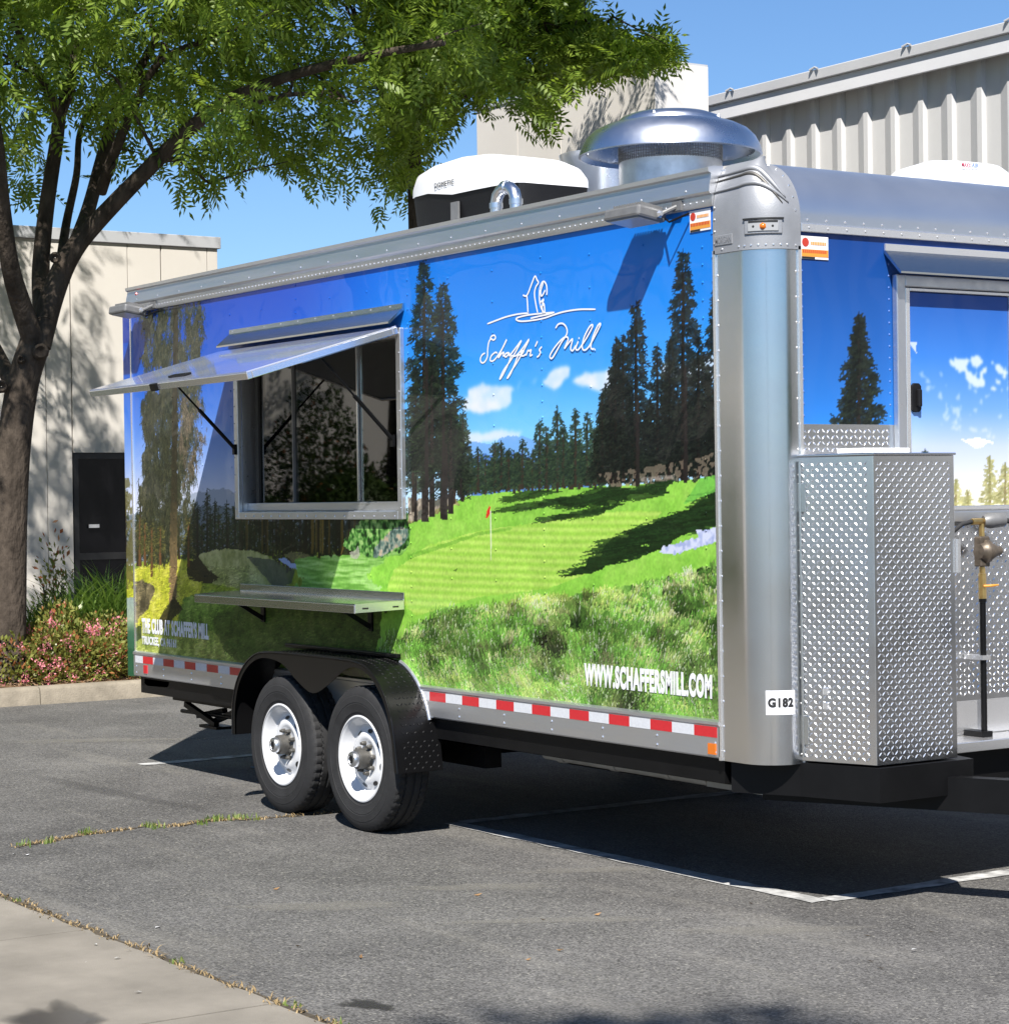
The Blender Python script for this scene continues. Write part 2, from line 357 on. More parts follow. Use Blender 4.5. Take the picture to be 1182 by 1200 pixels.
STEP = .005
def paint_side():
    xs = np.arange(XR, X1 + STEP * .5, STEP); zs = np.arange(ZP, ZT + STEP * .5, STEP)
    XX, ZZ = np.meshgrid(xs, zs); P = np.stack([XX, np.zeros_like(XX), ZZ], -1)
    A = Paint(P, 5)
    def idx(px, py):
        w = side(px, py); return np.round((w[..., 2] - ZP) / STEP).astype(int), np.round((w[..., 0] - XR) / STEP).astype(int)
    A.idx = idx
    g = A.rng; PX, PY = A.PX, A.PY
    n1 = A.noise(60, 40, 1); n2 = A.noise(9, 9, 2); n3 = A.noise(4, 4, 3, 2); nb = A.noise(150, 90, 4)
    v = (ZZ - ZP) / (ZT - ZP)
    skyR = stops(v, [(.36, (196,228,250)), (.46, (182,224,252)), (.56, (128,204,252)), (.68, (70,166,246)), (.8, (30,138,236)), (1., (14,116,222))])
    skyL = stops(v, [(.3, (222,224,234)), (.46, (208,216,240)), (.56, (138,172,236)), (.68, (66,124,222)), (.82, (18,88,200)), (1., (8,66,178))])
    kx = sm(XX, -4.3, -2.4)[..., None]
    A.c = skyL * (1 - kx) + skyR * kx
    A.c *= (1 + (nb[..., None] - .5) * .05)
    # clouds of the right picture
    def cloud(poly, soft, seed, a=1., col=(226,230,240)):
        nn = A.noise(22, 14, seed); d = A.inside(poly, (nn - .5) * soft * 5, (A.noise(18, 12, seed+7) - .5) * soft * 2.2)
        dd = d.astype(float) * (.72 + .28 * np.clip(A.noise(16, 10, seed+3) * 2 - .4, 0, 1))
        for _ in range(7):
            dd = (dd + np.roll(dd, 1, 0) + np.roll(dd, -1, 0) + np.roll(dd, 1, 1) + np.roll(dd, -1, 1)) / 5
        A.fill(dd, col, a)
    cloud([(545,456),(560,450),(590,452),(604,454),(597,462),(592,472),(582,481),(565,483),(545,480)], 4, 11)
    cloud([(604,452),(612,446),(610,460)], 8, 12, .35)
    cloud([(634,446),(645,434),(658,430),(667,432),(667,440),(660,449),(646,456)], 3, 13)
    cloud([(672,448),(684,437),(700,436),(716,432),(716,462),(698,458),(688,454)], 3, 14)
    cloud([(622,447),(632,443),(634,452)], 6, 15, .3)
    cloud([(770,424),(800,428),(845,410),(845,450),(800,452),(770,440)], 6, 16, .9)
    cloud([(540,514),(552,506),(580,503),(606,502),(620,508),(600,514),(560,520)], 5, 17, .85)
    # far mountains, right picture
    A.fill(A.inside([(538,524),(552,518),(575,520),(590,512),(612,511),(640,520),(680,520),(700,560),(538,560)], (n2-.5)*6, (n2-.5)*5), (112,166,232), .85)
    A.fill(A.inside([(538,540),(560,534),(600,530),(640,540),(700,545),(700,580),(538,580)], 0, (n2-.5)*6), (66,112,190), .8)
    # left picture: pale mountain
    A.fill(A.inside([(210,586),(228,576),(245,576),(262,572),(280,580),(300,574),(470,590),(470,660),(210,660)], 0, (n2-.5)*6), (146,158,176), .75)
    A.fill(A.inside([(140,604),(180,598),(215,602),(240,590),(300,600),(470,600),(470,660),(140,660)], 0, (n2-.5)*6), (96,110,120), .8)
    # ---- ground of the left picture
    gl = A.inside([(120,668),(160,660),(200,652),(250,648),(330,646),(430,640),(430,800),(120,800)], 0, (n2-.5)*6)
    A.fill(gl, stops(n2*.6+n1*.4, [(.25,(98,118,34)), (.5,(142,160,48)), (.75,(186,196,72))]))
    # forest behind the left picture
    for k in range(54):
        x = 150 + k * 6.2 + g.normal(0, 3); tp = 590 + g.normal(0, 12) + (14 if x > 300 else 0)
        A.conifer(x, tp, 664 + g.normal(0, 5), g.uniform(6, 10), (28,36,24), (92,98,52), 300 + k, (58,44,30), .15)
    for k, (x, tp) in enumerate(((243,572),(252,584),(266,586),(276,590),(232,588))):
        A.conifer(x, tp, 668, 7, (24,34,26), (70,84,50), 400 + k, (40,34,26), .1)
    fl = A.inside([(280,612),(480,604),(480,640),(430,652),(380,652),(340,650),(280,648)], 0, (n2-.5)*8)
    A.fill(fl & (n3 > .35), (26,30,18), .75)
    for k in range(42):
        x = g.uniform(285, 470); w_ = g.uniform(.5, 1.5)
        A.fill(A.inside([(x-w_, 606), (x+w_, 606), (x+w_, 646+g.normal(0,4)), (x-w_, 650)]), g.choice([(96,78,34),(58,46,26),(120,100,44),(34,28,18)]), .7)
    # brightly lit grass and the mound
    br = A.inside([(140,672),(175,662),(215,656),(240,654),(236,690),(226,720),(206,745),(150,800),(120,800)], 0, (n2-.5)*5)
    A.fill(br, stops(n2, [(.25,(170,176,44)), (.55,(212,208,66)), (.8,(228,222,96))]), .9)
    A.fill(A.inside([(218,660),(240,648),(265,643),(300,646),(320,655),(335,670),(340,690),(300,694),(250,684)], (n2-.5)*4, (n2-.5)*4), stops(n1*.5+n2*.5, [(.3,(116,124,64)), (.5,(160,164,98)), (.7,(196,194,132))]))
    A.fill(A.inside([(219,660),(232,652),(244,668),(256,676),(246,684),(222,680)], (n2-.5)*6, (n2-.5)*4), (44,40,26), .92)
    A.fill(A.inside([(290,652),(320,656),(345,668),(340,684),(322,690),(306,672)], (n2-.5)*5, 0), (70,78,72), .75)
    A.fill(A.inside([(326,655),(332,653),(342,660),(358,664),(364,671),(352,668),(340,665)], 0, (n3-.5)*3), (158,178,222))
    A.fill(A.inside([(333,650),(345,646),(362,650),(376,664),(362,660),(345,660)], 0, (n3-.5)*4), (146,140,92), .7)
    A.fill(A.inside([(288,690),(340,686),(372,690),(376,700),(288,700)], 0, (n2-.5)*6), (62,70,44), .6)
    # lawn of the left picture running right, then the lower grass
    lw = A.inside([(345,656),(405,650),(440,648),(482,640),(490,700),(490,712),(330,704),(352,680)], (n2-.5)*22, (n2-.5)*6)
    A.fill(lw, stops(A.noise(30, 3, 21), [(.3,(96,150,58)), (.5,(128,182,84)), (.7,(158,204,116))]))
    lo = A.inside([(120,800),(150,745),(206,735),(215,700),(250,692),(482,700),(482,840),(120,840)], 0, (n2-.5)*5)
    A.fill(lo, stops(n1*.4+n2*.6, [(.3,(74,102,34)), (.5,(112,146,52)), (.7,(156,178,84))]))
    A.fill(A.inside([(120,745),(170,738),(230,735),(262,745),(290,800),(120,800)], (n2-.5)*40, (n2-.5)*6), stops(n2, [(.3,(120,138,60)), (.55,(170,180,84)), (.8,(208,208,124))]), .85)
    A.fill(A.inside([(246,722),(300,706),(400,706),(478,712),(470,800),(300,800),(262,760)], (n2-.5)*20, (n2-.5)*10), (34,48,22), .5)  # dark green laid into the print, deepening the shade below the shelf
    # rock and the tall pine with its trunk and shadow
    A.fill(A.inside([(157,682),(166,680),(180,686),(182,694),(174,712),(166,722),(158,735)], (n2-.5)*4, (n2-.5)*4), stops(n2, [(.3,(74,68,48)), (.7,(150,136,96))]))
    def foliage(poly, dark, mid, holes, seed):
        na = A.noise(14, 22, seed, 4); nb_ = A.noise(5, 8, seed + 3, 2)
        mk = A.inside(poly, (na - .5) * 26, (nb_ - .5) * 14) & (na * .6 + nb_ * .4 > holes)
        k = np.clip((nb_ - .35) * 2.4, 0, 1)[..., None]
        A.fill(mk & (na > holes + .08), np.array(dark)[None, None] * (1 - k) + np.array(mid)[None, None] * k, .85)
        x_, y_ = g.uniform(155, 245, 26000), g.uniform(345, 665, 26000); r_, c_ = idx(x_, y_); o_ = (r_ >= 0) & (r_ < A.h) & (c_ >= 0) & (c_ < A.w); x_, y_, r_, c_ = x_[o_], y_[o_], r_[o_], c_[o_]
        o_ = mk[r_, c_]; x_, y_ = x_[o_], y_[o_]; m_ = len(x_); kk = g.random(m_)[:, None] ** 1.6; L_ = g.uniform(2.5, 7, m_)
        A.strokes(x_, y_, x_ + g.normal(0, 1.4, m_), y_ + L_, (np.array(dark)[None] * (1 - kk) + np.array(mid)[None] * kk) * g.uniform(.55, 1.2, m_)[:, None], 9)
    foliage([(158,362),(236,350),(240,400),(234,450),(238,480),(232,540),(224,580),(226,610),(216,640),(160,640),(168,560),(172,500),(166,440),(170,410)], (44,50,32), (104,98,66), .40, 31)
    foliage([(172,460),(208,455),(208,600),(196,660),(176,660),(170,560)], (38,44,30), (84,84,54), .30, 36)
    foliage([(206,458),(238,470),(240,520),(226,560),(214,570)], (92,82,66), (150,132,108), .50, 41)
    A.fill(A.inside([(203,352),(209,352),(208,560),(208,660),(207,702),(212,716),(198,712),(199,640),(202,520)], (n3-.5)*2.), stops(n3*.3 + sm(PY, 560, 690)*.7, [(.1,(44,42,28)), (.5,(92,80,54)), (.9,(146,120,80))]))
    A.fill(A.inside([(204,698),(214,714),(206,722),(190,738),(178,742),(192,716)], (n3-.5)*3, 0), (52,50,28), .9)
    A.fill(A.inside([(157,738),(166,730),(166,748),(157,754)]), (44,60,40), .8)
    for k, (x, tp, bs) in enumerate(((178,612,676),(164,600,664),(170,608,662),(221,606,664),(188,612,662))):
        A.conifer(x, tp, bs, 9, (40,44,22), (146,136,70), 450 + k, (110,76,44), .3)
    # left grass blades
    n = 9000; px = g.uniform(150, 480, n); py = g.uniform(664, 790, n)
    lnn = g.uniform(1.5, 5, n); an = g.normal(.5, .5, n)
    r, c = idx(px, py); ok = (r >= 0) & (r < A.h) & (c >= 0) & (c < A.w)
    ok &= (px < 300) | (py > 695)
    px, py, lnn, an, r, c = px[ok], py[ok], lnn[ok], an[ok], r[ok], c[ok]
    col = A.c[r, c] * g.uniform(.62, 1.42, len(px))[:, None]
    A.strokes(px, py, px + lnn * np.cos(an), py - lnn * np.sin(an) * .5, np.clip(col, 0, 250), 8)
    # bush and stones at the join
    A.fill(A.inside([(402,640),(412,620),(430,606),(480,600),(482,640),(452,652),(430,652)], (n2-.5)*8, (n2-.5)*8), stops(n3, [(.25,(26,50,22)), (.5,(70,128,52)), (.75,(150,190,110))]))
    A.fill(A.inside([(408,646),(420,640),(424,652),(412,655)], (n2-.5)*6, (n2-.5)*6), (176,176,160), .8)
    A.fill(A.inside([(436,646),(452,628),(468,616),(478,620),(474,636),(456,648),(438,654)], (n2-.5)*6, (n2-.5)*5), stops(n3, [(.25,(66,88,84)), (.5,(126,146,140)), (.75,(196,170,150))]), .9)
    # ---- right picture: lawn
    base = [(478,612),(500,606),(520,594),(545,582),(600,576),(660,572),(720,569),(780,565),(846,556)]
    lawn = A.inside(base + [(846,900),(420,900),(452,700),(430,672),(456,652),(470,650),(478,640)], (n2-.5)*16, (n3-.5)*2)
    A.fill(lawn, stops(n1*.5+n2*.5, [(.25,(122,184,60)), (.5,(142,202,72)), (.75,(156,208,84))]))
    # the putting green with mown stripes
    t_ = (PY - 600) + (PX - 600) * -.02 + ((PX - 640) / 90.) ** 2 * 1.0
    stripe = .5 + .5 * np.sin(t_ * 2 * math.pi / 9.2 + n1 * 1.5)
    gr = A.inside([(462,668),(500,640),(560,622),(600,617),(680,603),(745,598),(775,600),(760,620),(720,650),(690,672),(640,690),(560,700),(520,712),(488,722),(452,690)], (n2-.5)*6, (n3-.5)*2)
    cg = np.array((154,204,72))[None, None] * (1 - stripe[..., None]) + np.array((184,220,98))[None, None] * stripe[..., None]
    A.fill(gr, cg * (.94 + n1[..., None] * .12), .95)
    A.fill(A.inside([(478,650),(510,640),(560,624),(600,618),(600,621),(560,628),(510,645),(478,656)], 0, (n3-.5)*2), (92,156,44), .5)
    # soil strip under the left pines
    A.fill(A.inside([(478,582),(500,586),(530,584),(540,590),(520,600),(500,606),(478,614)], 0, (n2-.5)*8), stops(n3, [(.3,(70,62,44)), (.6,(150,124,96)), (.8,(196,170,140))]), .8)
    # far row of trees, then the big clumps
    for k in range(46):
        x = 540 + k * 4.2 + g.normal(0, 2); tp = 540 - max(0, (x - 560)) * .19 + g.normal(0, 11)
        A.conifer(x, tp, 578 - (x - 540) * .045 + g.normal(0, 2), g.uniform(8, 13), (24,38,30), (76,98,58), 500 + k, (60,52,40), .12)
    for k, (x, tp) in enumerate(((560,524),(580,517),(587,516),(596,526),(612,514),(632,492),(640,500),(653,476),(660,497),(674,478),(688,483),(696,500))):
        A.conifer(x, tp, 576 - (x - 540) * .04, 15, (22,34,30), (70,92,58), 600 + k, (54,46,38), .1)
    bgw = A.inside([(705,500),(760,480),(846,460),(846,560),(780,568),(700,570)], (n2-.5)*14, (n2-.5)*14)
    A.fill(bgw & (n3 > .38), stops(n3, [(.3,(18,26,24)), (.7,(52,64,48))]), .9)
    for k in range(44):
        x = 700 + g.random() * 150; tp = 478 + g.normal(0, 24)
        A.conifer(x, tp, 566 - (x - 700) * .06, g.uniform(9, 15), (9,14,14), (52,64,46), 700 + k, (34,30,26), .1)
    for k, (x, tp, wd) in enumerate(((716,430,17),(721,394,17),(730,392,16),(745,352,33),(770,402,20),(784,398,18),(800,292,40),(818,395,22),(838,338,30),(846,420,24))):
        A.conifer(x, tp, 568 - (x - 700) * .05, wd, (8,11,13), (44,54,42), 800 + k, (30,26,24), .08)
    A.fill(A.inside([(700,556),(760,548),(846,530),(846,556),(780,566),(720,572)], 0, (n2-.5)*6) & (n3 > .52), (150,132,112), .6)
    A.fill(A.inside([(750,560),(790,556),(790,560),(752,565)]), (190,180,170), .4)
    for k, (x, tp, bs, wd) in enumerate(((487,430,612,18),(484,500,600,16),(542,480,588,15),(532,490,590,18))):
        A.conifer(x, tp, bs, wd, (26,34,30), (86,100,70), 900 + k, (56,46,40), .25)
    for k, (x, tp, bs, wd) in enumerate(((497,300,612,37),(519,332,608,45),(506,420,606,42),(528,470,602,40))):
        A.conifer(x, tp, bs, wd, (9,13,15), (56,74,46), 920 + k, (44,38,36), .22)
    for x, tp, bs, w_ in ((500,420,612,2.6),(519.5,470,609,2.2),(523,520,609,2.),(487,560,612,1.6),(540,560,587,1.5),(747,470,570,2.4),(803,430,566,2.6)):
        A.fill(A.inside([(x-w_*.6, tp), (x+w_*.6, tp), (x+w_, bs), (x-w_, bs)], (n3-.5)*2), (38,33,32), .95)
    # printed tree shadows on the lawn
    dk = (22,40,18)
    def shade(poly, j, a=.9, seed=51):
        q2_ = A.noise(34, 7, seed + 9, 3); mk = A.inside(poly, (q2_-.5)*j*3, (q2_-.5)*j); A.fill(mk & (q2_ > .3), dk, a)
        xs_ = [p[0] for p in poly]; ys_ = [p[1] for p in poly]; n_ = 1500; x_ = g.uniform(min(xs_) - 8, max(xs_), n_); y_ = g.uniform(min(ys_) - 3, max(ys_) + 3, n_)
        r_, c_ = idx(x_, y_); o_ = (r_ >= 0) & (r_ < A.h) & (c_ >= 0) & (c_ < A.w); x_, y_, r_, c_ = x_[o_], y_[o_], r_[o_], c_[o_]; o_ = mk[r_, c_]; x_, y_ = x_[o_], y_[o_]; m_ = len(x_); L_ = g.uniform(5, 26, m_)
        A.strokes(x_, y_, x_ - L_, y_ + L_ * g.normal(.16, .06, m_), np.repeat(np.array([dk], float), m_, 0) * g.uniform(.8, 1.7, m_)[:, None], 30)
    shade([(646,590),(680,583),(720,572),(780,567),(800,566),(775,578),(720,588),(680,596)], 9, .85, 52)
    shade([(640,605),(690,597),(735,590),(700,602),(650,610)], 6, .75, 53)
    shade([(590,594),(625,588),(680,578),(640,594),(600,598)], 4, .7, 54)
    shade([(596,582),(640,575),(660,576),(610,585)], 4, .5, 55)
    shade([(660,678),(690,660),(710,640),(742,622),(790,604),(846,572),(846,622),(818,622),(800,632),(775,644),(735,656),(700,668)], 9, .95, 56)
    shade([(700,648),(720,628),(780,608),(790,620),(740,640)], 10, .8, 57)
    A.fill(A.inside([(820,560),(846,556),(846,572),(800,592)], 0, (n2-.5)*3), (108,186,72), .8)
    0 and A.fill(A.inside([(818,582),(830,580),(836,588),(838,604),(834,618),(824,616),(820,600)], (n2-.5)*5, (n2-.5)*4), stops(n3, [(.3,(120,120,124)), (.6,(226,226,232))]), .85)
    # bunker
    A.fill(A.inside([(772,648),(778,641),(800,634),(818,630),(816,622),(846,618),(846,632),(822,640),(790,650)], (n3-.5)*5, (n3-.5)*3), stops(n3, [(.3,(160,172,214)), (.6,(206,212,236))]))
    # ---- rough grass in the foreground
    rough = [(452,800),(468,748),(490,728),(540,716),(600,706),(640,700),(720,690),(800,672),(846,660),(846,900),(440,900)]
    rk = A.inside(rough, (n2-.5)*8, (n2-.5)*10)
    big = A.noise(34, 22, 61, 3); big2 = A.noise(16, 20, 62, 2)
    hh = np.clip((PY - 640) / 200., 0, 1)
    A.fill(rk, stops(big*.75+n3*.25 - hh*.03, [(.3,(40,68,28)), (.42,(86,136,52)), (.54,(136,184,84)), (.7,(186,210,124))]))
    for k in range(34):      # dark gaps between the tussocks
        cx_, cy_ = (g.uniform(480, 845), g.uniform(690, 835)) if k > 9 else ((600,742),(584,760),(632,740),(530,788),(770,742),(745,765),(822,675),(835,682),(840,740),(788,690))[k]
        w_, h_ = g.uniform(7, 17), g.uniform(10, 24)
        A.fill(A.inside([(cx_-w_, cy_+h_*.6), (cx_-w_*.3, cy_-h_), (cx_+w_*.8, cy_-h_*.2), (cx_+w_, cy_+h_*.7), (cx_, cy_+h_)], (n2-.5)*16, (n2-.5)*12) & rk, (18,34,14), .85)
    # tussocks: fans of blades, dark at the root and pale at the tip, nearer ones drawn over farther ones
    nT = 1500; tx = g.uniform(440, 852, nT); ty = g.uniform(664, 862, nT); o_ = np.argsort(ty); tx, ty = tx[o_], ty[o_]
    flow = A.noise(90, 60, 71, 2); fl2 = A.noise(40, 30, 72, 2); nb_ = 46
    top_y = np.interp(tx, [p[0] for p in rough[1:9]], [p[1] for p in rough[1:9]]); k_ = ty > top_y + 6; tx, ty = tx[k_], ty[k_]; nT = len(tx)
    r, c = idx(tx, np.minimum(ty, 835)); r = np.clip(r, 0, A.h - 1); c = np.clip(c, 0, A.w - 1)
    lean = 1.57 + (flow[r, c] - .5) * 2.6 + g.normal(0, .12, nT); tl = .18 + 1.5 * fl2[r, c] + g.normal(0, .16, nT); near = np.clip((ty - 680) / 150., 0, 1)
    LT = (9 + 15 * near) * g.uniform(.75, 1.25, nT); kind = g.random(nT)
    base_c = np.where(kind[:, None] < .58, np.array([[108,164,62]]), np.where(kind[:, None] < .84, np.array([[160,196,92]]), np.array([[206,214,140]])))
    fr_ = (sm(-ty, -735, -700) * sm(-np.abs(tx - 620), -130, -50))[:, None]; base_c = base_c * (1 - fr_ * .55) + np.array([[220,204,112]]) * fr_ * .55
    rep = lambda a: np.repeat(a, nb_, 0)
    px = rep(tx) + g.normal(0, 1, nT * nb_) * rep(3.5 + 4 * near); py = rep(ty) + g.normal(0, 2.2, nT * nb_); an = rep(lean) + g.normal(0, .24, nT * nb_); ln = rep(LT) * g.uniform(.45, 1.1, nT * nb_)
    tip = np.clip(rep(base_c) * (rep(tl)[:, None] * g.uniform(.75, 1.25, (nT * nb_, 1))), 8, 246); tip = np.where(g.random((nT * nb_, 1)) < .05, np.array([[228,234,206]]) * .95, tip)
    root = np.clip(rep(base_c) * rep(tl)[:, None] * .30, 6, 200)
    A.strokes(px, py, px + ln * np.cos(an) * .75, py - ln * np.sin(an), tip, 16, None, root)
    # the flag
    A.fill(A.inside([(574.2,598),(575.2,598),(575.8,656),(574.8,656)]), (226,226,210), .8)
    A.fill(A.inside([(569,607),(570,600),(573,593),(574.5,594),(574,602),(571,607)]), (214,52,40))
    A.fill(A.inside([(530,669),(536,666),(534,670)]), (60,90,30), .7)
    # rear post: the same picture, darker green at its foot
    A.fill((XX < X0 + .001) & (PY > 700), stops((PY - 700) / 100., [(0,(150,170,176)), (.25,(176,196,178)), (.4,(52,104,84)), (1,(36,92,62))]), .9)
    A.fill((XX < X0 + .001) & (PY > 560) & (PY < 690) & (n2 > .38), (104,98,50), .8)
    # printed photograph: soft grain instead of hard vector edges
    for _ in range(0):
        s_ = A.c; A.c = (s_ * 6 + np.roll(s_, 1, 0) + np.roll(s_, -1, 0) + np.roll(s_, 1, 1) + np.roll(s_, -1, 1)) / 10
    lum_ = A.c.mean(-1, keepdims=True)
    green_ = (A.c[..., 1:2] > A.c[..., 2:3]).astype(float)
    A.c *= 1 + green_ * ((A.noise(2.2, 2.2, 91, 2)[..., None] - .5) * .2 + (A.noise(26, 16, 92, 3)[..., None] - .5) * .1)
    A.c = A.c * .96 + lum_ * .04
    return xs, zs, A

def rect_sheet(name, xs, zs, col, y, axis, mat, parent, cut=None, thick=None):
    """grid sheet with printed colours; axis 'xz' (side) or 'yz' (front)"""
    h, w = len(zs), len(xs); XX, ZZ = np.meshgrid(xs, zs)
    V = np.stack([XX, np.full_like(XX, y), ZZ], -1) if axis == 'xz' else np.stack([np.full_like(XX, y), XX, ZZ], -1)
    I = np.arange(h * w).reshape(h, w); Q = np.stack([I[:-1, :-1], I[:-1, 1:], I[1:, 1:], I[1:, :-1]], -1)
    if cut is not None:
        cx, cz = (XX[:-1, :-1] + XX[1:, 1:]) / 2, (ZZ[:-1, :-1] + ZZ[1:, 1:]) / 2
        Q = Q[~cut(cx, cz)]
    me = nmesh(name, V.reshape(-1, 3), Q.reshape(-1, 4), lin(np.clip(col, 0, 255)).reshape(-1, 3) * ALB)
    return link(name, me, mat, parent)

def paint_front():
    """sky and a pine on the nose, and the picture on the hatch"""
    st = .006; ys = np.arange(.19, 2.28, st); zs = np.arange(2.0, 2.835, st)
    YY, ZZ = np.meshgrid(ys, zs); A = Paint(np.stack([np.zeros_like(YY), YY, ZZ], -1), 9)
    A.idx = lambda px, py: ((np.round((front(px, py)[..., 2] - 2.0) / st)).astype(int), (np.round((front(px, py)[..., 1] - .19) / st)).astype(int))
    v = (ZZ - 2.0) / .83
    A.c = stops(v, [(0, (46,122,206)), (.4, (36,96,176)), (.75, (26,76,150)), (1, (20,62,132))]) * (1 + (A.noise(80, 60, 3)[..., None] - .5) * .06)
    A.conifer(1006, 366, 500, 31, (14,18,17), (50,58,42), 31, (36,32,30), .02)
    A.conifer(1006, 372, 500, 26, (14,18,17), (44,54,40), 33, (36,32,30), .02)
    hy = np.arange(.80, 1.401, st); hz = np.arange(1.655, 2.575, st)
    YY, ZZ = np.meshgrid(hy, hz); B = Paint(np.stack([np.zeros_like(YY), YY, ZZ], -1), 10)
    B.idx = lambda px, py: ((np.round((front(px, py)[..., 2] - 1.655) / st)).astype(int), (np.round((front(px, py)[..., 1] - .80) / st)).astype(int))
    v = (ZZ - 1.655) / .92
    B.c = stops(v, [(0, (232,228,208)), (.1, (226,226,222)), (.28, (188,202,232)), (.46, (110,160,228)), (.7, (60,126,212)), (1, (40,92,176))])
    nn = B.noise(6, 5, 4, 4); n2 = B.noise(30, 22, 5)
    def soft(mk):
        d = mk.astype(float)
        for _ in range(2): d = (d * 2 + np.roll(d, 1, 0) + np.roll(d, -1, 0) + np.roll(d, 1, 1) + np.roll(d, -1, 1)) / 6
        return d
    B.fill(soft((nn * .7 + n2 * .3 > .57) & B.inside([(1108,425),(1140,418),(1180,432),(1180,462),(1140,455)], (nn-.5)*20, (nn-.5)*14)), (226,230,242), .8)
    B.fill(soft((nn > .66) & B.inside([(1060,420),(1180,470),(1180,520),(1100,500)])), (226,230,246), .45)
    B.fill(B.inside([(1062,402),(1070,400),(1068,412)], (nn-.5)*8, (nn-.5)*8), (216,222,244), .8)
    B.fill(B.inside([(1122,515),(1140,512),(1160,518),(1140,526)], (nn-.5)*8, (nn-.5)*5), (240,238,230), .8)
    for k, (x, tp, wd) in enumerate(((1156,534,14),(1174,542,13),(1116,562,11),(1130,574,6),(1186,550,12))):
        B.conifer(x, tp, 596, wd, (132,132,84), (206,198,140), 40 + k, (140,126,90), .02)
    B.conifer(1080, 526, 570, 7, (40,52,50), (80,90,70), 60, (60,60,50), .02)
    return ys, zs, A, hy, hz, B
# ------------------------------------------------------------------ ground and setting
def ground_material():
    m = bpy.data.materials.new('asphalt'); m.use_nodes = True; n = m.node_tree; b = n.nodes['Principled BSDF']; N = n.nodes.new; L = n.links.new
    tc = N('ShaderNodeTexCoord')
    def noise(sc, det, ro=.6, st=None):
        t = N('ShaderNodeTexNoise'); t.inputs['Scale'].default_value = sc; t.inputs['Detail'].default_value = det; t.inputs['Roughness'].default_value = ro
        if st:
            mp = N('ShaderNodeMapping'); mp.inputs['Scale'].default_value = st; L(tc.outputs['Object'], mp.inputs[0]); L(mp.outputs[0], t.inputs['Vector'])
        else: L(tc.outputs['Object'], t.inputs['Vector'])
        return t.outputs[0]
    def ramp(x, a, c, d0, d1):
        r = N('ShaderNodeMapRange'); r.inputs[1].default_value = a; r.inputs[2].default_value = c; r.inputs[3].default_value = d0; r.inputs[4].default_value = d1; L(x, r.inputs[0]); return r.outputs[0]
    def mul(a, c):
        q = N('ShaderNodeMath'); q.operation = 'MULTIPLY'; L(a, q.inputs[0])
        if isinstance(c, float): q.inputs[1].default_value = c
        else: L(c, q.inputs[1])
        return q.outputs[0]
    vo = N('ShaderNodeTexVoronoi'); vo.inputs['Scale'].default_value = 115; L(tc.outputs['Object'], vo.inputs['Vector'])
    sep = N('ShaderNodeSeparateColor'); L(vo.outputs['Color'], sep.inputs[0])
    agg = ramp(sep.outputs[0], 0, 1, .58, 1.38)                       # each stone its own grey
    peb = ramp(sep.outputs[1], .93, 1., 0., .7)                      # a few pale stones
    big = ramp(noise(.35, 6), .3, .7, .74, 1.2)
    patch = ramp(noise(1.7, 7, .65), .35, .7, .82, 1.14)
    v = mul(mul(agg, big), patch)
    base = N('ShaderNodeMix'); base.data_type = 'RGBA'; base.inputs[6].default_value = (.026,.0255,.025,1); base.inputs[7].default_value = (.170,.165,.157,1)
    L(ramp(v, .35, 1.6, 0, 1), base.inputs[0])
    pb = N('ShaderNodeMix'); pb.data_type = 'RGBA'; L(peb, pb.inputs[0]); L(base.outputs[2], pb.inputs[6]); pb.inputs[7].default_value = (.26,.25,.22,1)
    # dusty pale drag marks
    du = N('ShaderNodeMix'); du.data_type = 'RGBA'; L(mul(ramp(noise(1., 4, .6, (.35, 2.6, 1)), .54, .72, 0, 1), ramp(noise(22, 3), .3, .7, .15, .7)), du.inputs[0])
    L(pb.outputs[2], du.inputs[6]); du.inputs[7].default_value = (.19,.18,.158,1)
    # dark oil spots
    ol = N('ShaderNodeMix'); ol.data_type = 'RGBA'; L(mul(ramp(noise(.9, 5, .7), .66, .74, 0, 1), .6), ol.inputs[0]); L(du.outputs[2], ol.inputs[6]); ol.inputs[7].default_value = (.035,.034,.033,1)
    L(ol.outputs[2], b.inputs['Base Color']); b.inputs['Roughness'].default_value = .85; b.inputs['Specular IOR Level'].default_value = .25
    bp = N('ShaderNodeBump'); bp.inputs['Strength'].default_value = .75; bp.inputs['Distance'].default_value = .006
    inv = N('ShaderNodeMath'); inv.operation = 'SUBTRACT'; inv.inputs[0].default_value = 1; L(vo.outputs['Distance'], inv.inputs[1]); L(inv.outputs[0], bp.inputs['Height']); L(bp.outputs[0], b.inputs['Normal'])
    return m
M['asphalt'] = ground_material()
M['concrete'] = material('apron_concrete', (.255,.232,.196), .88, var=.22, vscale=2.2, bump=.35, bscale=150, bdist=.004, spec=.2)
M['kerb'] = material('kerb_concrete', (.30,.262,.205), .9, var=.3, vscale=5, bump=.5, bscale=70, spec=.2)
M['soil'] = material('mulch', (.20,.125,.07), .95, var=.5, vscale=30, bump=1., bscale=60, bdist=.03, spec=.1)
M['paint'] = material('worn_line_paint', (.50,.50,.49), .8, var=.65, vscale=9, spec=.2)
M['bluepaint'] = material('worn_blue_paint', (.20,.36,.55), .8, var=.55, vscale=9, spec=.2)
M['stucco'] = material('beige_wall_panel', (.66,.625,.57), .85, var=.05, vscale=.8, bump=.2, bscale=140, bdist=.003, spec=.2)
M['stucco2'] = material('pale_end_wall', (.72,.70,.68), .85, var=.05, vscale=.8, spec=.2)
M['capmetal'] = material('parapet_cap', (.55,.56,.58), .5, .2)
